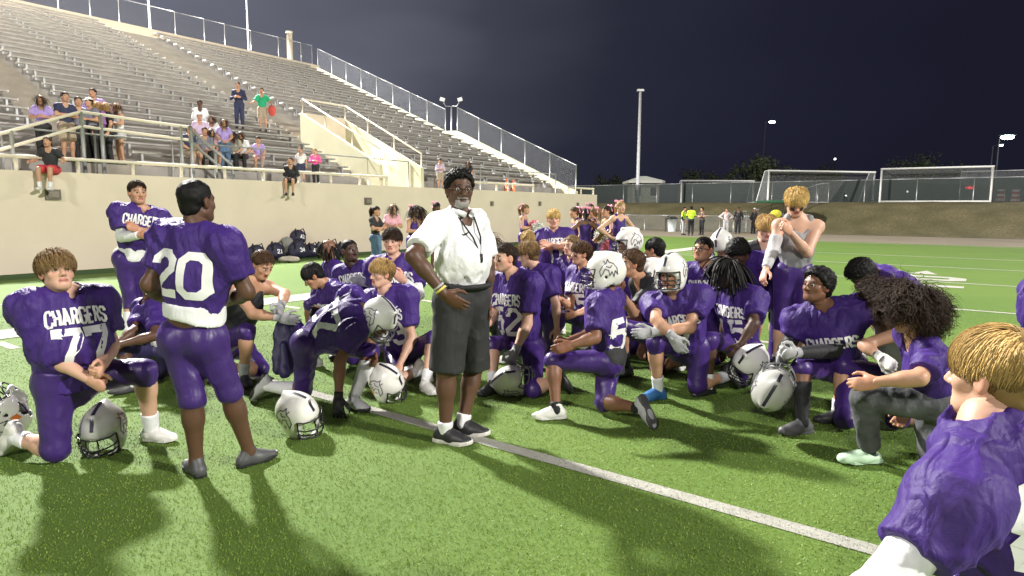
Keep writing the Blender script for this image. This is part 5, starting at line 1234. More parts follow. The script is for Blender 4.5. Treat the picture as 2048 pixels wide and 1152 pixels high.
person('coach standing with hand on hip in white polo, glasses and dark shorts', H=1.86, b=1.09, yaw=48, pyaw=55, pel=(925, 596, 4.25), neck=(916, 436, 4.27), head=(919, 379), hyaw=20, hpit=-3,
       rel=(826, 512, '-'), rwr=(889, 588, '+'), lel=(975, 530, 4.42), lwr=(974, 606, 4.38), rkn=(893, 742, 4.15), ran=(891, 858, 'g.09'), lkn=(947, 736, 4.4), lan=(926, 842, 'g.09'), rtoe=68, ltoe=72,
       rhand='flat', rhd=(.75, .25, -.55), rpalm=(.3, .8, 0), top=dict(kind='polo', mat=POLO, sl=.78, hem=.038, name='polo_shirt', marks='k', fold=.018), bot=dict(kind='shorts', mat=CHARC, end=1.0), sock=(WHITEC, .86), shoe=TRAIN,
       skin='dark', hair=('shortafro', 'black', 1.2, .99), face='b', beard=(.36, .34, .33), glasses=plain('brown_frames', (.06, .025, .012), .3), belly=1.05, group=None, extra=coach_extra, res=.014)
# ------------------------------------------------------------------ players, front row
person('player number 20 standing with his back to the camera, white undershirt showing', H=1.68, b=1.18, yaw=166, pyaw=175, pel=(388, 674, 3.6), neck=(396, 468, 3.6), head=(394, 404), hyaw=158, lel=(298, 570, 3.55), lwr=(345, 610, 3.82), rel=(494, 585, 3.6), rwr=(448, 606, 3.86),
       lkn=(384, 800, 3.55), lan=(393, 922, 'g.085'), rkn=(460, 786, 3.64), ran=(498, 903, 'g.085'), ltoe=-135, rtoe=138, top=pads(back='20', hem=.09, under=(WHITEC, .12, .066), by=.345), bot=dict(kind='pants', mat=PURPLE2, end=.06), shoe=CLEATG, skin='dark', hair=('buzz', 'black'), face='b', group='players gathered around the coach', res=.014)
person('kneeling player number 77 with tousled blond hair looking up', H=1.74, b=1.32, yaw=56, pel=(142, 757, 3.88), neck=(132, 592, 3.88), head=(114, 545, -.05), hyaw=52, hpit=14, rel=(102, 712, '-'), rwr=(176, 757, '-'), rhand='fist', lel=(222, 690, 4.02), lwr=(206, 730, 3.78), lhand='grip',
       rkn=(112, 898, 'g.09'), ran=(36, 876, 'g.13'), lkn=(288, 742, 4.02), lan=(303, 856, 'g.09'), ltoe=80, rtoe='back', top=pads(front=('CHARGERS', '77'), fy=.105, hem=-.035, marks='l', pw=.95), bot=PANTS, belly=1.12, sock=WS, shoe=CLEATW, skin='pale', hair=('shag', 'dirty', 1.3, 1.0), res=.014)
person('tall player standing with folded arms in front of the cream wall', H=1.85, b=.92, yaw=38, pel=(266, 518, 6.95), neck=(284, 424, 6.95), head=(275, 386), hyaw=48, rel=(243, 474, 6.75), rwr=(282, 470, 6.66), lel=(324, 474, 6.95), lwr=(276, 458, 6.7), rhand='flat', lhand='fist',
       rkn=(262, 604, 6.92), ran=(256, 688, 'g.09'), lkn=(296, 602, 7.05), lan=(298, 684, 'g.09'), top=pads(front=('CHARGERS', ''), fy=.07, hem=.055, under=(WHITEC, .10, -.005), pw=.9, marks='l'), bot=PANTS, rsl=(WHITEC, .5, 1.9), sock=WSL, shoe=CLEATW, skin='tan', hair=('short', 'dkbrown', 1.3), eyes=True)
person('player crouching behind number 20 with hands together over his knee', H=1.66, b=.9, yaw=-42, pel=(325, 700, 5.75), neck=(300, 612, 5.7), head=(308, 578), hyaw=-50, hpit=-30, rel=(268, 662, 5.45), rwr=(236, 684, 5.3), lel=(310, 672, 5.3), lwr=(238, 690, 5.2), rkn=(246, 704, 5.35), ran=(262, 764, 'g.09'), kneel='l', rtoe=-40, ltoe='back', top=pads(front=('', '83')), bot=dict(kind='pants', mat=NAVYP, end=0.02), sock=WS, shoe=CLEATG, skin='dark', hair=('shortafro', 'black'), face='b')
person('kneeling boy in a sleeveless black top and grey gloves behind number 20', H=1.75, b=1.05, yaw=42, pel=(462, 690, 5.85), neck=(497, 572, 5.7), head=(524, 530), hyaw=62, hpit=-32, rel=(506, 628, 5.42), rwr=(562, 636, 5.35), lel=(570, 588, 5.7), lwr=(562, 612, 5.45), lhand='grip', rhand='flat', lglove=GLOVEG, rglove=GLOVEG, rkn=(494, 662, 5.5), ran=(488, 750, 'g.09'), rtoe=35, lkn=(522, 738, 'g.07'), lan=(450, 735, 'g.13'), ltoe='back', top=dict(kind='tank', mat=BLACKC, hem=-.04, name='sleeveless_top'), bot=PANTS, sock=(LGREYC, .72), shoe=CLEATG, skin='tan', hair=('short', 'brown', 1.3))
person('player with straight black hair bowing his head low', H=1.66, b=1.0, yaw=-48, pel=(705, 680, 6.35), neck=(668, 582, 6.2), head=(626, 552, -.08), hyaw=-70, hpit=-38, rel=(630, 628, 6.15), rwr=(648, 678, 5.95), lel=(728, 645, 6.05), lwr=(690, 690, 5.85), kneel='l', top=pads(front=('CHARGERS', '')), bot=PANTS, rsl=(BLACKC, .8, 1.3), sock=WS, shoe=CLEATW, skin='olive', hair=('bowl', 'black', 1.2), face='c')
person('dark skinned player gazing to the right behind the bowed boy', H=1.7, b=1.0, yaw=-18, pel=(735, 630, 6.95), neck=(712, 540, 6.9), head=(700, 502), hyaw=48, hpit=4, kneel='l', lel=(772, 580, 6.75), lwr=(730, 566, 6.6), lglove=GLOVEG, top=pads(front=('CHARGERS', '5'), fy=.09), bot=PANTS, sock=WS, shoe=CLEATK, skin='deep', hair=('buzz', 'black'), face='b')
person('player with braided black hair half hidden behind the bowed boy', H=1.66, b=.95, yaw=-60, pel=(690, 625, 7.5), neck=(668, 540, 7.45), head=(655, 500), hyaw=-75, hpit=-10, kneel='l', top=pads(), bot=PANTS, sock=WS, shoe=CLEATK, skin='brown', hair=('dreads', 'black', .9, .8), face='b', lod=.6)
person('player with wavy dark hair facing the camera left of the coach', H=1.78, b=1.05, yaw=8, pel=(800, 640, 6.45), neck=(790, 525, 6.45), head=(784, 484), hyaw=-4, kneel='r', lel=(838, 590, 6.2), lwr=(806, 560, 6.05), lsl=(WHITEC, .7, 1.9), top=pads(front=('CHARGERS', ''), pw=1.06), bot=PANTS, sock=WS, shoe=CLEATW, skin='pale', hair=('curlymop', 'dkbrown', 1.1))
person('player number 13 with curly blond hair looking left, hand on his helmet', H=1.7, b=.9, yaw=-16, pel=(805, 705, 5.8), neck=(776, 598, 5.7), head=(763, 548), hyaw=-48, hpit=-2, lel=(824, 676, '-'), lwr=(798, 732, 5.38), lhand='grip', lpalm=(-.2, .1, -1), rel=(722, 672, 5.55), rwr=(741, 726, 5.35), lkn=(866, 676, 5.5), lan=(852, 764, 'g.09'), ltoe=35, rkn=(790, 762, 'g.07'), ran=(835, 742, 'g.13'), rtoe='back', top=pads(front=('CHARGERS', '13'), marks='l', pw=.95), bot=PANTS, sock=WS, shoe=CLEATW, skin='pale', hair=('curlymop', 'blond', 1.3), face='c')
person('helmeted player bent forward on one knee with a black gloved hand on the turf', H=1.7, b=1.0, yaw=108, pyaw=85, pel=(622, 684, 5.0), neck=(712, 622, 4.95), head=(757, 640, -.02), hyaw=62, hpit=-42, rel=(680, 722, 4.74), rwr=(677, 796, 4.68), rhand='spread', rhd=(.12, -.45, -.8), rpalm=(.1, .8, -.45), rglove=GLOVEK, lel=(742, 694, 5.2), lwr=(748, 716, 5.0),
       rkn=(606, 782, 'g.09'), ran=(536, 772, 'g.13'), rtoe='back', lkn=(742, 704, 5.05), lan=(708, 796, 'g.09'), ltoe=52, top=pads(back='57', by=.33, hem=.0), bot=PANTS, sock=WSL, shoe=('cleat', LGREYC, SHOEK), skin='brown', hair=('short', 'black'), helmet=HPALE, eyes=False, res=.015)
person('burly player number 52 with eye black kneeling just right of the coach', H=1.78, b=1.16, yaw=-48, pel=(1052, 692, 5.75), neck=(1038, 572, 5.7), head=(1010, 516), hyaw=-58, hpit=-2, lel=(1054, 648, '-'), lwr=(1031, 702, 5.36), lglove=GLOVEG, lhand='grip', rel=(982, 636, 5.75), rwr=(972, 652, 5.5), lkn=(1066, 778, 'g.07'), lan=(1112, 760, 'g.13'), ltoe='back', rkn=(984, 690, 5.45), ran=(986, 766, 'g.09'), rtoe=-40, top=pads(front=('CHARGERS', '52'), pw=1.04, hem=-.03), bot=PANTS, sock=WS, shoe=CLEATK, skin='pale', hair=('short', 'dkbrown', 1.3), face='d', eyeblack=1, belly=1.05)
person('woman with long brown hair glimpsed between the coach and number 52', H=1.64, b=.9, yaw=-5, pel=(985, 640, 7.2), neck=(978, 532, 7.2), head=(973, 493), hyaw=2, stand=False, kneel='l', top=dict(kind='tee', mat=BLACKC), bot=dict(kind='jeans', mat=BLACKC), shoe=CLEATK, skin='pale', hair=('long', 'brown', .8, 1.0), female=True, lod=.6)
person('curly blond player turned away behind number 52', H=1.68, b=1.0, yaw=-55, pel=(1098, 640, 6.6), neck=(1080, 552, 6.55), head=(1056, 510), hyaw=-105, hpit=-18, kneel='l', lel=(1112, 610, 6.35), top=pads(front=('CHARGERS', '')), bot=PANTS, sock=WS, shoe=CLEATW, skin='pale', hair=('curlymop', 'dirty', 1.4, 1.06))
person('light blond boy partly hidden behind the curly blond player', H=1.66, b=.9, yaw=-150, pel=(1066, 600, 7.7), neck=(1060, 518, 7.7), head=(1055, 482), hyaw=-160, kneel='l', top=pads(), bot=PANTS, sock=WS, shoe=CLEATW, skin='pale', hair=('mop', 'blond'), lod=.6)
person('small blond player standing with folded arms in jersey 41', H=1.56, b=.88, yaw=-4, pel=(1112, 546, 8.0), neck=(1108, 470, 8.0), head=(1107, 438), hyaw=2, stand=True, rel=(1079, 503, 7.85), rwr=(1118, 492, 7.76), lel=(1139, 499, 7.85), lwr=(1100, 490, 7.72), rhand='flat', lhand='flat', top=pads(front=('CHARGERS', '41'), pw=.95, hem=.05, marks='l', fy=.12), bot=dict(kind='pants', mat=BLACKC), sock=WS, shoe=CLEATW, skin='pale', hair=('mop', 'gold', .9))
person('brown haired player in profile with a hand on his dark knee', H=1.72, b=1.0, yaw=-62, pel=(1176, 640, 7.0), neck=(1172, 550, 6.95), head=(1162, 508), hyaw=-72, rel=(1140, 612, 6.85), rwr=(1120, 598, 6.65), rhand='flat', rpalm=(0, 0, -1), rhd=(-1, -.2, .05), lel=(1184, 618, 6.7), lwr=(1150, 628, 6.6), rkn=(1096, 622, 6.72), ran=(1104, 694, 'g.09'), kneel='l', top=pads(front=('CHARGERS', '15'), pw=.95), bot=dict(kind='pants', mat=NAVYP), sock=WS, shoe=CLEATW, skin='tan', hair=('curlymop', 'brown', 1.1), eyeblack=1, rtoe=-60)
person('fair boy whose face shows just left of the profile player', H=1.68, b=.9, yaw=-45, pel=(1150, 610, 7.6), neck=(1146, 528, 7.6), head=(1143, 492), hyaw=-50, kneel='l', top=pads(pw=.9), bot=PANTS, sock=WS, shoe=CLEATW, skin='pale', hair=('short', 'dirty'), lod=.6)
person('helmeted player number 5 kneeling in front, white cleat forward and dark shirt tail', H=1.68, b=1.0, yaw=-112, pyaw=-105, pel=(1216, 718, 4.85), neck=(1209, 598, 4.85), head=(1209, 548), hyaw=-98, hpit=2, lel=(1190, 676, 4.56), lwr=(1142, 690, 4.5), rwr=(1130, 684, 4.85), rel=(1200, 660, 5.1), lkn=(1106, 722, 4.74), lan=(1112, 815, 'g.09'), ltoe=-82, rkn=(1208, 804, 'g.09'), ran=(1278, 816, 'g.13'), rtoe='back', top=pads(back='56', hem=.03, under=(CHARC, .07, -.07), by=.40, sl=.8), bot=dict(kind='pants', mat=PURPLE2, end=.08), sock=(BLACKC, .88), shoe=dict(l=CLEATW, r=('cleat', LGREYC, SHOEG)), skin='brown', hair=('short', 'black'), helmet=HWHITE, eyes=False, res=.014)
person('helmeted player in the second row behind the boy in black', H=1.74, b=1.0, yaw=-65, pel=(1268, 620, 6.9), neck=(1264, 528, 6.85), head=(1257, 487), hyaw=-72, kneel='l', top=pads(), bot=PANTS, sock=WS, shoe=CLEATK, skin='brown', hair=('short', 'black'), helmet=HWHITE, eyes=False, lod=.6)
person('boy in a black t-shirt in profile resting his chin on his hand', H=1.7, b=.95, yaw=-75, pel=(1335, 672, 5.9), neck=(1292, 572, 5.85), head=(1264, 528), hyaw=-86, lel=(1266, 626, '-'), lwr=(1241, 582, 5.55), lhand='fist', rel=(1288, 640, 6.1), rwr=(1242, 640, 5.95), lkn=(1243, 652, 5.72), lan=(1252, 734, 'g.09'), ltoe=-60, kneel='r', top=dict(kind='tee', mat=BLACKC, sl=.72), bot=dict(kind='pants', mat=PURPLE2), sock=(BLACKC, .6), shoe=CLEATG, skin='olive', hair=('short', 'brown', 1.5, 1.05), face='c')
person('player with thick black hair turned away in the second row', H=1.72, b=1.0, yaw=-115, pel=(1325, 630, 6.6), neck=(1320, 538, 6.6), head=(1309, 500), hyaw=-125, hpit=-8, kneel='l', top=pads(), bot=PANTS, sock=WS, shoe=CLEATW, skin='olive', hair=('bowl', 'black', 1.1))
person('helmeted player number 7 kneeling with crossed gloved hands and a blue shoe', H=1.74, b=1.12, yaw=-22, pel=(1376, 694, 5.35), neck=(1350, 592, 5.25), head=(1342, 549), hyaw=-38, hpit=-6, lel=(1380, 656, '-'), lwr=(1306, 664, 4.98), rel=(1312, 640, 5.05), rwr=(1346, 674, 4.9), lhand='relax', rhand='relax', rhd=(.5, -.2, -.8), lglove=GLOVEG, rglove=GLOVEG, rkn=(1310, 686, 5.06), ran=(1316, 777, 'g.09'), rtoe=-62, lkn=(1394, 770, 'g.09'), lan=(1452, 752, 'g.13'), ltoe='back', top=pads(front=('CHARGERS', '7'), pw=1.06, marks='l', sl=.62), bot=PANTS, sock=dict(r=WS, l=(GREYC, .7)), shoe=dict(r=('cleat', SHOEB, SHOEB), l=CLEATK), skin='tan', hair=('short', 'black'), helmet=HWHITE, res=.015)
person('helmeted player mostly hidden behind number 7', H=1.7, b=1.0, yaw=-60, pel=(1316, 680, 6.1), neck=(1310, 592, 6.05), head=(1303, 552), hyaw=-70, kneel='l', top=pads(pw=.9), bot=PANTS, sock=WS, shoe=CLEATK, skin='tan', hair=('short', 'black'), helmet=HWHITE, eyes=False, lod=.6)
person('player with short black hair and thin glasses gazing left', H=1.72, b=1.1, yaw=-40, pel=(1424, 640, 6.45), neck=(1416, 543, 6.4), head=(1406, 500), hyaw=-48, hpit=8, kneel='l', top=pads(front=('CHARGERS', ''), marks='l', fy=.14), bot=PANTS, sock=WS, shoe=CLEATW, skin='olive', hair=('short', 'black', 1.4), face='d', glasses=plain('thin_dark_frames', (.03, .03, .035), .3))
person('silver helmeted player with lowered head in the back row', H=1.7, b=1.0, yaw=-20, pel=(1456, 610, 7.3), neck=(1452, 528, 7.3), head=(1443, 490), hyaw=-40, hpit=-42, kneel='l', top=dict(kind='tee', mat=GREYC), bot=PANTS, sock=WS, shoe=CLEATK, skin='pale', hair=('short', 'black'), helmet=HPALE, eyes=False, lod=.6)
person('player number 15 with shoulder length black dreadlocks facing left', H=1.7, b=1.0, yaw=-62, pel=(1484, 694, 5.6), neck=(1480, 588, 5.55), head=(1454, 546), hyaw=-80, hpit=-12, lel=(1508, 648, '-'), lwr=(1480, 690, 5.2), kneel='l', rkn=(1420, 680, 5.3), top=pads(front=('CHARGERS', '15'), pw=1.02), bot=PANTS, sock=WS, shoe=CLEATK, skin='deep', hair=('dreads', 'black', 1.3, 1.0), face='b')
person('player stooping with a dark hood over his head beside the blond boys', H=1.7, b=1.0, yaw=-60, pel=(1550, 600, 6.3), neck=(1498, 520, 6.2), head=(1478, 506, -.05), hyaw=-70, hpit=-55, kneel='l', top=pads(back='5', by=.3), bot=PANTS, sock=WS, shoe=CLEATK, skin='deep', hair=('afro', 'black'), face='b', lod=.6)
person('blond boy in a black t-shirt looking down near the grey tank top', H=1.6, b=.95, yaw=-8, pel=(1536, 560, 6.55), neck=(1531, 490, 6.35), head=(1532, 456, -.06), hyaw=-6, hpit=-22, stand=True, top=dict(kind='tee', mat=BLACKC, sl=.75), bot=PANTS, sock=WS, shoe=CLEATW, skin='pale', hair=('shag', 'blond', 1.1))
person('blond boy standing in a grey sleeveless top with eye black and one pale arm sleeve', H=1.78, b=.9, yaw=-8, pel=(1588, 546, 5.9), neck=(1597, 446, 5.9), head=(1592, 405, -.05), hyaw=-14, hpit=-26, stand=True, lel=(1614, 506, 5.72), lwr=(1580, 464, 5.55), lhand='grip', rel=(1549, 490, 5.85), rwr=(1531, 540, 5.68), rsl=(LGREYC, .55, 1.92), top=dict(kind='tank', mat=GREYC, hem=.03, name='tank_top'), bot=PANTS, sock=WS, shoe=CLEATW, skin='pale', hair=('shag', 'gold', 1.2), eyeblack=2, res=.015)
person('kneeling player with short curly black hair, long black sock and black arm sleeve', H=1.76, b=1.02, yaw=-28, pel=(1678, 730, 4.7), neck=(1652, 622, 4.62), head=(1634, 572), hyaw=-66, hpit=7, lel=(1668, 702, '-'), lwr=(1590, 706, 4.25), lglove=GLOVEG, lhand='grip', lsl=(BLACKC, .55, 1.92), rel=(1577, 690, 4.7), rwr=(1562, 712, 4.45), rsl=(BLACKC, .5, 1.9), rglove=GLOVEG, rhand='grip', rkn=(1602, 738, 4.42), ran=(1605, 842, 'g.09'), rtoe=-75, lkn=(1690, 838, 'g.09'), lan=(1726, 815, 'g.13'), ltoe='back', top=pads(front=('CHARGERS', ''), fy=.20, pw=1.12, hem=-.02), bot=dict(kind='pants', mat=PURPLE2, end=.04), sock=dict(r=(BLACKC, .24), l=(BLACKC, .6)), shoe=('cleat', SHOEG, SHOEG), skin='brown', hair=('afro', 'black', 1.0, 1.0), face='b', res=.014)
person('player bent far over to the left, black hair hanging and a white sleeve', H=1.72, b=1.0, yaw=-82, pel=(1850, 612, 5.8), neck=(1766, 552, 5.7), head=(1724, 552, -.05), hyaw=-82, hpit=-52, lel=(1712, 618, 5.55), lwr=(1712, 676, 5.5), lsl=(WHITEC, .2, 1.9), kneel='r', top=pads(back='0', by=.3), bot=PANTS, sock=WS, shoe=CLEATK, skin='deep', hair=('afro', 'black', 1.1, 1.12), face='b')
person('person in profile with long curly brown hair and a grey sleeveless top', H=1.62, b=.9, yaw=-88, pel=(1800, 765, 4.5), neck=(1780, 650, 4.45), head=(1762, 600), hyaw=-86, hpit=-8, lel=(1728, 690, 4.3), lwr=(1762, 716, 4.15), lglove=cloth('patterned_glove', (.55, .53, .50), .6, .1, var=.5), lhand='grip', kneel='l', top=dict(kind='tank', mat=LGREYC, name='tank_top'), bot=PANTS, sock=WS, shoe=CLEATK, skin='tan', hair=('bigcurl', 'dkbrown', .8, .9), female=True)
person('person with a huge dark curly mane, purple t-shirt, grey jeans and mint clogs', H=1.7, b=1.02, yaw=-98, pel=(1872, 800, 3.72), neck=(1838, 676, 3.68), head=(1818, 622), hyaw=-92, hpit=-14, lel=(1838, 756, '-'), lwr=(1752, 764, 3.42), rel=(1850, 775, 3.95), rwr=(1810, 826, 3.85), lkn=(1730, 795, 3.74), lan=(1738, 898, 'g.09'), ltoe=-84, rkn=(1868, 912, 'g.09'), ran=(1945, 890, 'g.13'), rtoe='back', top=dict(kind='tee', mat=PURPLE, sl=.82, hem=-.03, fold=.018), bot=dict(kind='jeans', mat=DENIM), sock=(BLACKC, .8), shoe=('clog', MINT, MINT), skin='tan', hair=('bigcurl', 'dkbrown', 1.6, 1.0), face='c', res=.014, seed=77)
person('nearest player with blond hair seen from behind at the right edge, white sleeve', H=1.72, b=1.08, yaw=-142, pel=(2050, 1245, 1.68), neck=(1976, 858, 1.58), head=(1988, 752, .03), hyaw=-150, hpit=-2, lel=(1778, 1160, 1.40), lwr=(1672, 1260, 1.28), lsl=(WHITEC, .25, 1.95), kneel='b', top=pads(back='84', by=.30, pw=1.42, fold=.020, sl=.74), bot=PANTS, sock=WS, shoe=CLEATW, skin='pale', hair=('mop', 'blond', 3.0, 1.0), res=.012, seed=31)
person('player cut off by the right picture edge, only a purple shoulder showing', H=1.7, b=1.0, yaw=-118, pel=(2120, 730, 4.3), neck=(2082, 585, 4.3), head=(2090, 530), hyaw=-100, kneel='l', top=pads(back='60', by=.30), bot=PANTS, sock=WS, shoe=CLEATK, skin='brown', hair=('short', 'black'), lod=.6)

# ------------------------------------------------------------------ helmets off the heads
loose_helmet('white helmet lying on the turf left of the gloved hand', (598, 832), .135, (1, -.35, -.22), (-.12, -.25, 1), HWHITE)
loose_helmet('white helmet with orange sticker under the hand of number 13', (774, 768), .14, (.9, -.25, -.45), (-.4, -.2, .85), HWHITE, True)
loose_helmet('pale grey helmet held down by the gloved hand of number 52', (1027, 762), .17, (.5, -.35, .5), (-.75, -.45, .2), HPALE, depth=5.25)
loose_helmet('silver helmet with black mask on the turf by number 77', (207, 862), .13, (.15, -1, -.35), (.05, -.3, 1), (SHELLG, BLACKMASK))
loose_helmet('white helmet with orange sticker at the left picture edge', (16, 822), .16, (-.5, -.2, .75), (-.6, -.3, -.3), HWHITE, 'side', depth=4.05)
loose_helmet('white helmet with orange sticker gripped by the player with dreadlocks', (1498, 728), .3, (-.75, -.3, -.3), (.1, -.5, .85), HWHITE, True, depth=5.1)
loose_helmet('silver helmet hanging upside down from the gloves of the player with a black sock', (1546, 775), .2, (.35, -.15, .8), (-.55, -.45, -.6), HSILV, depth=4.3)

# a purple jersey held up by the boy in black
t_ = thing('folded_jersey', A([*PY(575, 690, 5.4)[:2], .2]), 'dark purple jersey hanging from the grey gloves of the boy in black', 'jersey')
pr = [cone(PY(574, 640, 5.4), PY(572, 732, 5.35), .055, .085, (1, .2, 0), .42, k=.02), cone(PY(556, 652, 5.4), PY(556, 738, 5.30), .03, .05, (1, .2, 0), .5, k=.02), cone(PY(590, 642, 5.4), PY(602, 700, 5.32), .035, .05, (1, .2, 0), .5, k=.02), cone(PY(566, 690, 5.32), PY(570, 745, 5.25), .03, .05, (1, .2, 0), .5, k=.02)]
V, Fq = mesh_sdf(pr, .011, 1); V = wrinkle(V, Fq, (np.eye(3), V.mean(0)), .030, 3, (17, 17, 4)); cl_ = link('cloth', mesh_from('cloth', V, Fq, NAVYP, True), t_)
put('sleeve', MB().tube([PY(592, 640, 5.36), PY(600, 655, 5.34), PY(606, 680, 5.32)], [.03, .04, .045], 8), PURPLE, t_, True)

# ------------------------------------------------------------------ bystanders built from standard stances
def local(pt, org, H, yaw):
    f = yawv(yaw); r = np.cross(f, ZUP); return org + H * (r * pt[0] + f * pt[1] + ZUP * pt[2])
ARMS = {'down': ((.150, -.02, .645), (.155, .03, .50)), 'hips': ((.235, -.05, .675), (.115, .03, .575)), 'cross': ((.145, .05, .665), (-.035, .115, .685)), 'front': ((.145, .02, .655), (.055, .13, .665)), 'lap': ((.14, .03, .66), (.05, .14, .57)), 'up': ((.15, .08, .70), (.06, .14, .80)), 'out': ((.19, .02, .67), (.22, .13, .64))}
def stander(label, org, H, yaw, arms='down', arms2=None, sit=False, **kw):
    kw.setdefault('res', .030); kw.setdefault('lod', .4); kw.setdefault('group', 'onlookers')
    dz = 0 if not sit else -.53 + (.45 + .05) / H
    L = lambda p, m=1: local((p[0] * m, p[1], p[2] + dz), org, H, yaw)
    a1, a2 = ARMS[arms], ARMS[arms2 or arms]
    P = dict(pel=L((0, 0, .53)), neck=L((0, .04 if sit else -.005, .82)), head=L((0, .075 if sit else .025, .93)), rel=L(a1[0]), rwr=L(a1[1]), lel=L(a2[0], -1), lwr=L(a2[1], -1))
    if arms == 'cross': P['lwr'] = L((-.035, .10, .655), -1)
    if sit:
        for sd, m in (('r', 1), ('l', -1)): P[sd + 'kn'] = local((m * .075, .235, .47 / H + .02), org, H, yaw); P[sd + 'an'] = local((m * .07, .20 if sit != 'dangle' else .25, .05), org, H, yaw)
    else:
        for sd, m in (('r', 1), ('l', -1)): P[sd + 'kn'] = L((m * .058, .015, .285)); P[sd + 'an'] = L((m * .06, -.005, .045))
    return person(label, H=H, yaw=yaw, **P, **kw)
def at_top(x, ytop, Y):           # standing height from the pixel of the crown at a given depth, feet on the turf
    p = PY(x, ytop, Y); return A([p[0], p[1], 0.0]), float(p[2])
def tee(m, **k): return dict(kind='tee', mat=m, **k)
TANKP = dict(kind='tank', mat=PURPLE, hem=.0, name='cheer_top'); SKIRT = dict(kind='skirt', mat=PURPLE2)
PINKB = plain('pink_bow_cloth', (.80, .30, .45), .6); SHO = ('cleat', WHITES, WHITES); SHK = ('cleat', SHOEK, SHOEK)
def cheer(label, x, yt, Y, yaw, arms='down', hairc='brown', **kw):
    o, H = at_top(x, yt, Y); kw.setdefault('hair', ('pony', hairc)); kw.setdefault('skin', 'tan'); kw.setdefault('bow', PINKB)
    return stander(label, o, H, yaw, arms, top=dict(TANKP), bot=dict(SKIRT), shoe=SHO, sock=(WHITEC, .8), female=True, b=.88, group='cheerleaders by the wall', res=.022, **kw)
o, H_ = at_top(750, 413, 15.5); stander('woman in dark grey t-shirt and blue jeans by the wall, arms folded', o, H_, 70, 'cross', top=tee(CHARC), bot=dict(kind='jeans', mat=BLUEJ), shoe=SHK, skin='tan', hair=('pony', 'dkbrown'), female=True, b=.9, group='cheerleaders by the wall', res=.022)
o, H_ = at_top(784, 408, 16.5); stander('woman in a light pink t-shirt by the wall', o, H_, 40, 'front', top=tee(cloth('light_pink_cloth', (.72, .38, .45), .7)), bot=dict(kind='jeans', mat=BLACKC), shoe=SHK, skin='tan', hair=('long', 'dkbrown', 1, .75), female=True, b=.95, group='cheerleaders by the wall', res=.022)
cheer('cheerleader with long black hair and pink bow left of the coach', 826, 412, 14.5, 60, 'front', 'black', hair=('long', 'black', 1, .9))
cheer('girl with long dark hair behind the leftmost cheerleader', 843, 414, 15.5, -20, 'down', 'dkbrown', hair=('long', 'dkbrown', 1, .9), bow=None)
cheer('cheerleader whose dark head and pink bow show above the coach shoulder', 872, 405, 15.0, 30, 'down', 'black', skin='dark')
J1, _ = cheer('cheerleader facing right with white pom poms right of the coach', 1048, 409, 16.0, 72, 'front', 'dirty')
cheer('cheerleader at the left of the group near the wall end', 1152, 415, 14.2, -75, 'down', 'brown')
cheer('cheerleader with black hair seen from behind near the wall end', 1172, 416, 13.4, 170, 'hips', 'black', skin='brown')
cheer('cheerleader with light brown ponytail behind the black haired one', 1190, 416, 14.0, -120, 'front', 'dirty')
cheer('tall girl at the back of the cheer group', 1180, 408, 15.0, 10, 'down', 'dkbrown')
J2, _ = cheer('cheerleader with dark ponytail holding white pom poms near the wall end', 1216, 412, 13.6, -65, 'lap', 'dkbrown')
cheer('blond cheerleader with hands on hips and pink bow, rightmost of the group', 1240, 402, 13.0, 22, 'hips', 'blond', skin='pale')
POM = plain('pom_white', (.74, .74, .70), .6); POMP = plain('pom_pink', (.80, .25, .35), .6)
def pom(label, c, r, mt):
    t_ = thing('pom_pom', c, label, 'pom pom', 'pom poms'); rs_ = np.random.RandomState(int(abs(c[0]) * 100)); n = 420; d = rs_.randn(n, 3); d /= np.linalg.norm(d, axis=1)[:, None]; t2 = np.cross(d, rs_.randn(n, 3)); t2 /= np.linalg.norm(t2, axis=1)[:, None]
    L = r * (.7 + .4 * rs_.rand(n, 1)); Vv = np.stack([c + t2 * .008, c - t2 * .008, c + d * L - t2 * .010 - A([0, 0, .02]), c + d * L + t2 * .010 - A([0, 0, .02])], 1).reshape(-1, 3)
    put('streamers', (Vv, np.arange(4 * n).reshape(-1, 4)), mt, t_); put('handle', MB().sphere(c, r * .55, 7), mt, t_, True)
pom('white pom pom held by the cheerleader right of the coach', J1['rwr'] + A([.16, -.02, .0]), .17, POM)
pom('pink pom pom held by the cheerleader right of the coach', J1['lwr'] + A([.02, .1, .05]), .15, POMP)
pom('white pom pom held low by the dark ponytail cheerleader', J2['rwr'] + A([.12, -.1, .1]), .18, POM)
pom('pink pom pom below the white one near the wall end', J2['lwr'] + A([.16, -.1, -.14]), .17, POMP)
# far bystanders on the track
HIVIS = cloth('hi_vis_cloth', (.55, .90, .04), .6, .1)
def far(label, x, yb, yt, yaw, arms, top, bot, **kw):
    o = G(x, yb); Y = o[1]; H = float(PY(x, yt, Y)[2]); return stander(label, o, H, yaw, arms, top=top, bot=bot, shoe=SHK, group='bystanders on the far track', res=.034, **kw)
JK = dict(kind='jeans', mat=BLACKC); JG = dict(kind='jeans', mat=LGREYC)
far('far bystander in a bright yellow vest and pale trousers', 1366, 470, 414, 60, 'down', tee(HIVIS, sl=.95), dict(JG), skin='tan', hair=('short', 'black'), rsl=(BLACKC, 1, 1.9))
far('far bystander in a bright yellow vest and black trousers', 1381, 471, 412, 170, 'front', tee(HIVIS, sl=.95), dict(JK), skin='dark', hair=('short', 'black'))
far('far bystander in brown beside the yellow vests', 1403, 469, 415, -60, 'cross', tee(cloth('brown_cloth', (.10, .07, .06), .7)), dict(JK), skin='tan', hair=('afro', 'black'))
far('far bystander in a pale top with hands on hips', 1451, 468, 416, -10, 'hips', tee(cloth('pale_pink_cloth', (.55, .48, .50), .7), sl=1.9), dict(JG), skin='tan', hair=('pony', 'brown'), female=True)
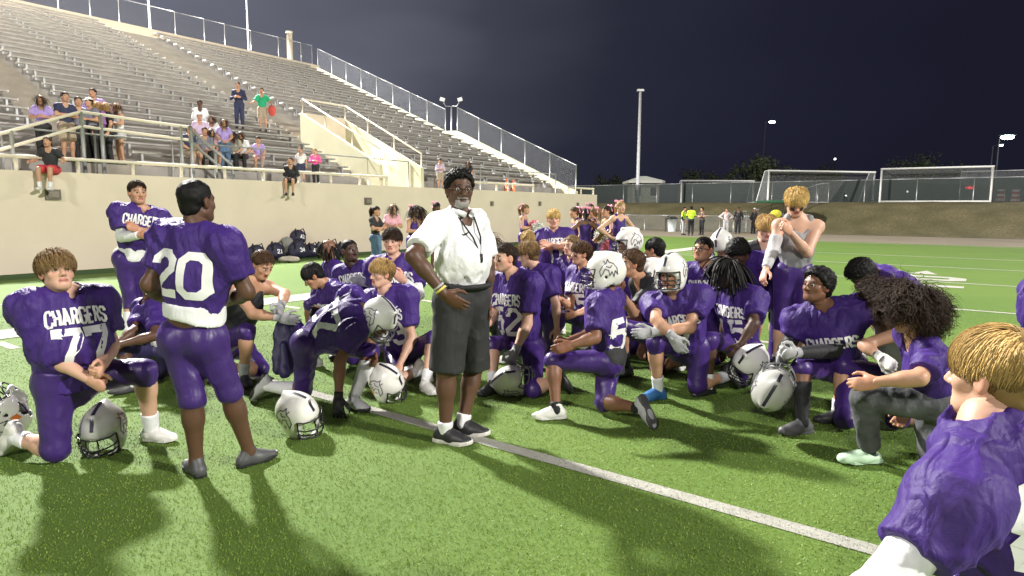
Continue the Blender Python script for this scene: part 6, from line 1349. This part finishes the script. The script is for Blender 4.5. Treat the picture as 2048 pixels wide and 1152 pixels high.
far('far bystander in a black jacket and cap near the pale top', 1475, 467, 414, -20, 'down', tee(BLACKC, sl=1.9), dict(JK), skin='brown', hair=('buzz', 'black'), hat=BLACKC)
far('far bystander in black with a pale cap behind the blond boys', 1506, 467, 416, 20, 'down', tee(BLACKC, sl=1.9), dict(JK), skin='brown', hair=('buzz', 'black'), hat=LGREYC)
far('far bystander in black carrying something yellow', 1548, 466, 420, -30, 'front', tee(BLACKC, sl=1.9), dict(JK), skin='brown', hair=('short', 'black'))
t_ = thing('yellow_bag', PY(1552, 430, 40), 'yellow bag carried by the far bystander in black', 'bag'); put('bag_body', MB().sphere(PY(1552, 428, 40), .3, 7, (1.2, .6, .9)), plain('yellow_bag_cloth', (.6, .55, .04), .6), t_, True); put('strap', MB().tube([PY(1545, 424, 40), PY(1552, 416, 40), PY(1559, 424, 40)], .03, 5), BLACKC, t_, True)

# ------------------------------------------------------------------ spectators in the stand
def spect(label, x, yt, H, yaw, arms='down', sit=False, top=None, bot=None, row=None, skin='tan', hair=('short', 'dkbrown'), **kw):
    best = None; hh = H if not sit else (.47 * H + .50)
    for r in (range(0, NROW) if row is None else [row]):
        v = V0 + (r + (.34 if not sit else .62)) * TREAD; z = ZT + (r + 1) * RISE; p = on_v(x, yt, v); e_ = abs(p[2] - z - hh)
        if best is None or e_ < best[0]: best = (e_, v, z, p, r)
    _, v, z, p, r = best; o = A([p[0], p[1], z + .0])
    if best[0] > .12 and row is None: print('spect', label, best[0])
    return stander(label, o, H, yaw, arms, sit=sit, top=top, bot=bot or dict(JK), shoe=SHK, skin=skin, hair=hair, group='spectators in the grandstand', res=.030, **kw)
def ck(n, c): return cloth('spectator_' + n, c, .7)
LAV = ck('lavender', (.38, .28, .62)); VIO = ck('violet', (.25, .10, .30)); NAVY = ck('navy', (.03, .035, .08)); OLV = ck('olive', (.35, .33, .25)); GRN = ck('green', (.02, .36, .16)); PNK = ck('rose', (.62, .35, .38)); LIL = ck('lilac', (.55, .44, .58)); SLT = ck('slate', (.18, .18, .23)); KHA = ck('khaki', (.36, .29, .21)); RED_ = ck('red', (.55, .05, .06)); PNKB = ck('hot_pink', (.85, .12, .38))
J_ = lambda m_: dict(kind='jeans', mat=m_); S_ = lambda m_: dict(kind='shorts', mat=m_)
spect('woman in a purple top at the far left of the stand', 83, 218, 1.65, 30, 'front', top=tee(LAV), female=True, hair=('long', 'dkbrown', 1, .8))
spect('man in a navy shirt standing at the left of the stand group', 128, 189, 1.80, 60, 'cross', top=tee(NAVY), bot=S_(KHA))
spect('person in a grey purple t-shirt next to the navy man', 156, 206, 1.72, 40, 'down', top=tee(SLT))
spect('man in a lavender shirt standing at the back of the stand group', 187, 183, 1.80, 0, 'hips', top=tee(LAV, sl=1.7))
spect('person in a white cap in front of the lavender man', 180, 201, 1.74, -20, 'front', top=tee(SLT), hat=WHITEC)
spect('woman in a violet shirt with blond hair in the stand group', 198, 216, 1.68, -30, 'front', top=tee(VIO, sl=1.2), female=True, hair=('long', 'blond', 1, .8))
spect('blond woman in a black top behind the violet shirt', 213, 205, 1.68, -50, 'down', top=tee(BLACKC), female=True, hair=('long', 'blond', 1, .8))
spect('woman in a white and grey sundress at the right of the stand group', 236, 219, 1.70, -35, 'front', top=dict(kind='tank', mat=WHITEC), bot=dict(kind='skirt', mat=LGREYC), female=True, hair=('long', 'brown', 1, .8))
spect('spectator in a navy jacket standing alone high in the stand', 476, 166, 1.82, 10, 'front', top=tee(NAVY, sl=1.9), bot=J_(NAVY))
Jg, _ = spect('spectator in a green t-shirt standing high in the stand', 523, 173, 1.74, 15, 'out', top=tee(GRN), bot=S_(KHA))
t_ = thing('red_bag', Jg['lwr'], 'red bag hanging from the hand of the green shirt spectator', 'bag'); put('bag_body', MB().sphere(Jg['lwr'] - A([0, 0, .28]), .2, 7, (.8, .5, 1.1)), plain('red_bag_cloth', (.55, .07, .05), .6), t_, True); put('handle', MB().tube([Jg['lwr'] - A([0, 0, .12]), Jg['lwr']], .02, 5), BLACKC, t_)
spect('seated spectator in a white jacket at the top of the cluster', 400, 204, 1.75, 20, 'lap', True, tee(WHITEC, sl=1.8), skin='dark', hair=('short', 'black'))
spect('seated spectator in a pale lilac shirt with a cap', 399, 226, 1.70, 25, 'lap', True, tee(LIL), hat=WHITEC)
spect('seated woman in a white sweater', 425, 231, 1.66, 10, 'lap', True, tee(WHITEC, sl=1.8), female=True, hair=('long', 'dkbrown', 1, .8))
spect('seated spectator in a slate t-shirt at the middle of the cluster', 408, 250, 1.70, 30, 'lap', True, tee(SLT))
spect('seated man in a light grey shirt with a bald head', 446, 250, 1.76, 20, 'lap', True, tee(LGREYC), hair=('buzz', 'dirty'))
spect('seated woman in a rose top leaning back', 418, 268, 1.66, 50, 'lap', True, tee(PNK), female=True, hair=('long', 'dkbrown', 1, .8), bot=S_(PNK))
spect('seated woman in an olive top with long hair', 468, 263, 1.68, 5, 'lap', True, tee(OLV), female=True, hair=('long', 'dkbrown', 1, .9))
spect('woman in a lavender top standing by the rail', 449, 287, 1.60, 30, 'lap', top=tee(LAV), female=True, hair=('long', 'brown', 1, .8), bot=J_(BLUEJ), row=0)
spect('seated spectator in a black cap and white shirt with a strap', 485, 299, 1.68, 10, 'lap', True, tee(WHITEC), hat=BLACKC, female=True, hair=('long', 'dkbrown', 1, .7))
spect('seated girl in a purple top near the rail', 518, 316, 1.45, 20, 'lap', True, tee(LAV), female=True, hair=('pony', 'dkbrown'), bot=S_(PNK))
spect('person in a navy shirt bending forward beside the cluster', 372, 250, 1.70, 70, 'lap', True, tee(NAVY), bot=S_(KHA))
def walker(label, x, yt, H, yaw, v, arms='down', **kw):
    p = on_v(x, yt, v); o = A([p[0], p[1], ZT - .02]); Hh = float(p[2]) - ZT; return stander(label, o, max(1.2, min(1.85, Hh)), yaw, arms, shoe=SHK, group='spectators in the grandstand', res=.028, **kw)
walker('man in a white t-shirt standing at the front rail', 601, 303, 1.7, 5, 18.9, 'down', top=tee(WHITEC), bot=S_(NAVY), skin='tan', hair=('buzz', 'brown'))
walker('girl in a hot pink top with blond hair at the front rail', 631, 332, 1.3, 5, 18.85, 'front', top=tee(PNKB, sl=1.8), bot=dict(JK), skin='pale', hair=('pony', 'blond'), female=True)
walker('man in a pale lilac shirt with a cap above the coach shoulder', 880, 317, 1.75, 20, 19.0, 'front', top=tee(LIL, sl=1.7), bot=S_(KHA), skin='tan', hair=('short', 'black'), hat=BLACKC)
walker('woman with dark hair above the coach head', 937, 322, 1.65, -20, 19.0, 'down', top=tee(BLACKC), bot=dict(JK), skin='tan', hair=('long', 'dkbrown', 1, .8), female=True)
p = on_v(583, 358, VW + .05); o = A([p[0], p[1], ZT - .45]); stander('boy in dark clothes sitting on the cream wall with legs dangling', o, 1.5, 8, 'lap', sit='dangle', top=tee(BLACKC, sl=1.8), bot=S_(CHARC), shoe=SHK, skin='tan', hair=('short', 'dkbrown'), group='children on the wall', res=.026)
p = on_v(103, 330, VW + .05); o = A([p[0], p[1], ZT - .45]); stander('boy in grey with red shorts sitting on the cream wall', o, 1.6, 12, 'out', sit='dangle', top=tee(CHARC), bot=S_(RED_), shoe=('cleat', WHITES, WHITES), sock=WS, skin='tan', hair=('short', 'brown'), group='children on the wall', res=.026)

# ------------------------------------------------------------------ kit bags along the wall
BAGM = cloth('navy_bag_cloth', (.022, .020, .045), .6, .2); BAGG = cloth('grey_bag_cloth', (.22, .22, .20), .7)
def bag(label, x, yb, w, h, mt=BAGM, lean=.06, seed=0, flat=False):
    g = G(x, yb); dpt = .16 if not flat else .3; u_, f_ = UH, -VH; c = g + A([0, 0, h / 2])
    t_ = thing('kit_bag', g, label, 'bag', 'kit bags along the wall')
    pr = [ell(c, (w * .55, dpt, h * .55), [u_, f_, ZUP], k=.05, clip=[(g + ZUP * .02, -ZUP)]), cone(c - u_ * w * .3 - ZUP * h * .25, c + u_ * w * .3 - ZUP * h * .25, .11 * h / .4, .11 * h / .4, k=.05, clip=[(g + ZUP * .01, -ZUP)]), ell(c + f_ * dpt * .8 - ZUP * h * .1, (w * .35, .07, h * .28), [u_, f_, ZUP], k=.03)]
    V, Fq = mesh_sdf(pr, .03, 1); V = wrinkle(V, Fq, (np.stack([u_, f_, ZUP]), c), .014, seed, (6, 6, 6)); b_ = link('bag_body', mesh_from('bag_body', V, Fq, mt, True), t_)
    if not flat:
        for s_ in (-.22, .22): put('strap', MB().tube([c + u_ * w * s_ + ZUP * h * .5, c + u_ * w * s_ * 1.3 + f_ * .1 + ZUP * h * .62, c + u_ * w * s_ * 1.5 + f_ * .2 + ZUP * h * .1], .018, 5), RUBBER, t_, True)
        bv = BVHTree.FromPolygons([tuple(q) for q in V.tolist()], Fq.tolist()); decal('number', bv, text_strokes('%d%d' % (seed % 5, (seed * 3) % 5), .11, .11, .3), .025, c - ZUP * .05 + u_ * .05, u_, ZUP, f_, PRINT, b_, .03, .004, .8)
    return t_
for i, (x, yb, w, h, lab) in enumerate(((512, 521, .5, .45, 'navy kit bag at the left end of the row by the wall'), (551, 519, .55, .5, 'rounded navy kit bag left of the grey one'), (596, 516, .62, .52, 'navy kit bag at the foot of the tall bag stack'), (622, 514, .4, .42, 'navy kit bag just right of the tall stack'), (641, 513, .42, .44, 'navy kit bag in the middle of the row'), (661, 512, .45, .5, 'navy kit bag behind the braided player'), (684, 511, .45, .42, 'navy kit bag at the right end of the row'))): bag(lab, x, yb, w, h, BAGM, .06, i + 1)
g = G(597, 513); 
t_ = bag('upper navy backpack standing on the bag stack', 597, 512, .5, .42, BAGM, .06, 9); t_.location.z += .42
bag('grey kit bag leaning on the wall behind the stack', 575, 514, .42, .62, BAGG, .06, 11, True)
bag('flat pale bag lying on the turf in front of the stack', 578, 524, .55, .16, cloth('beige_bag_cloth', (.36, .33, .27), .7), .06, 12, True)
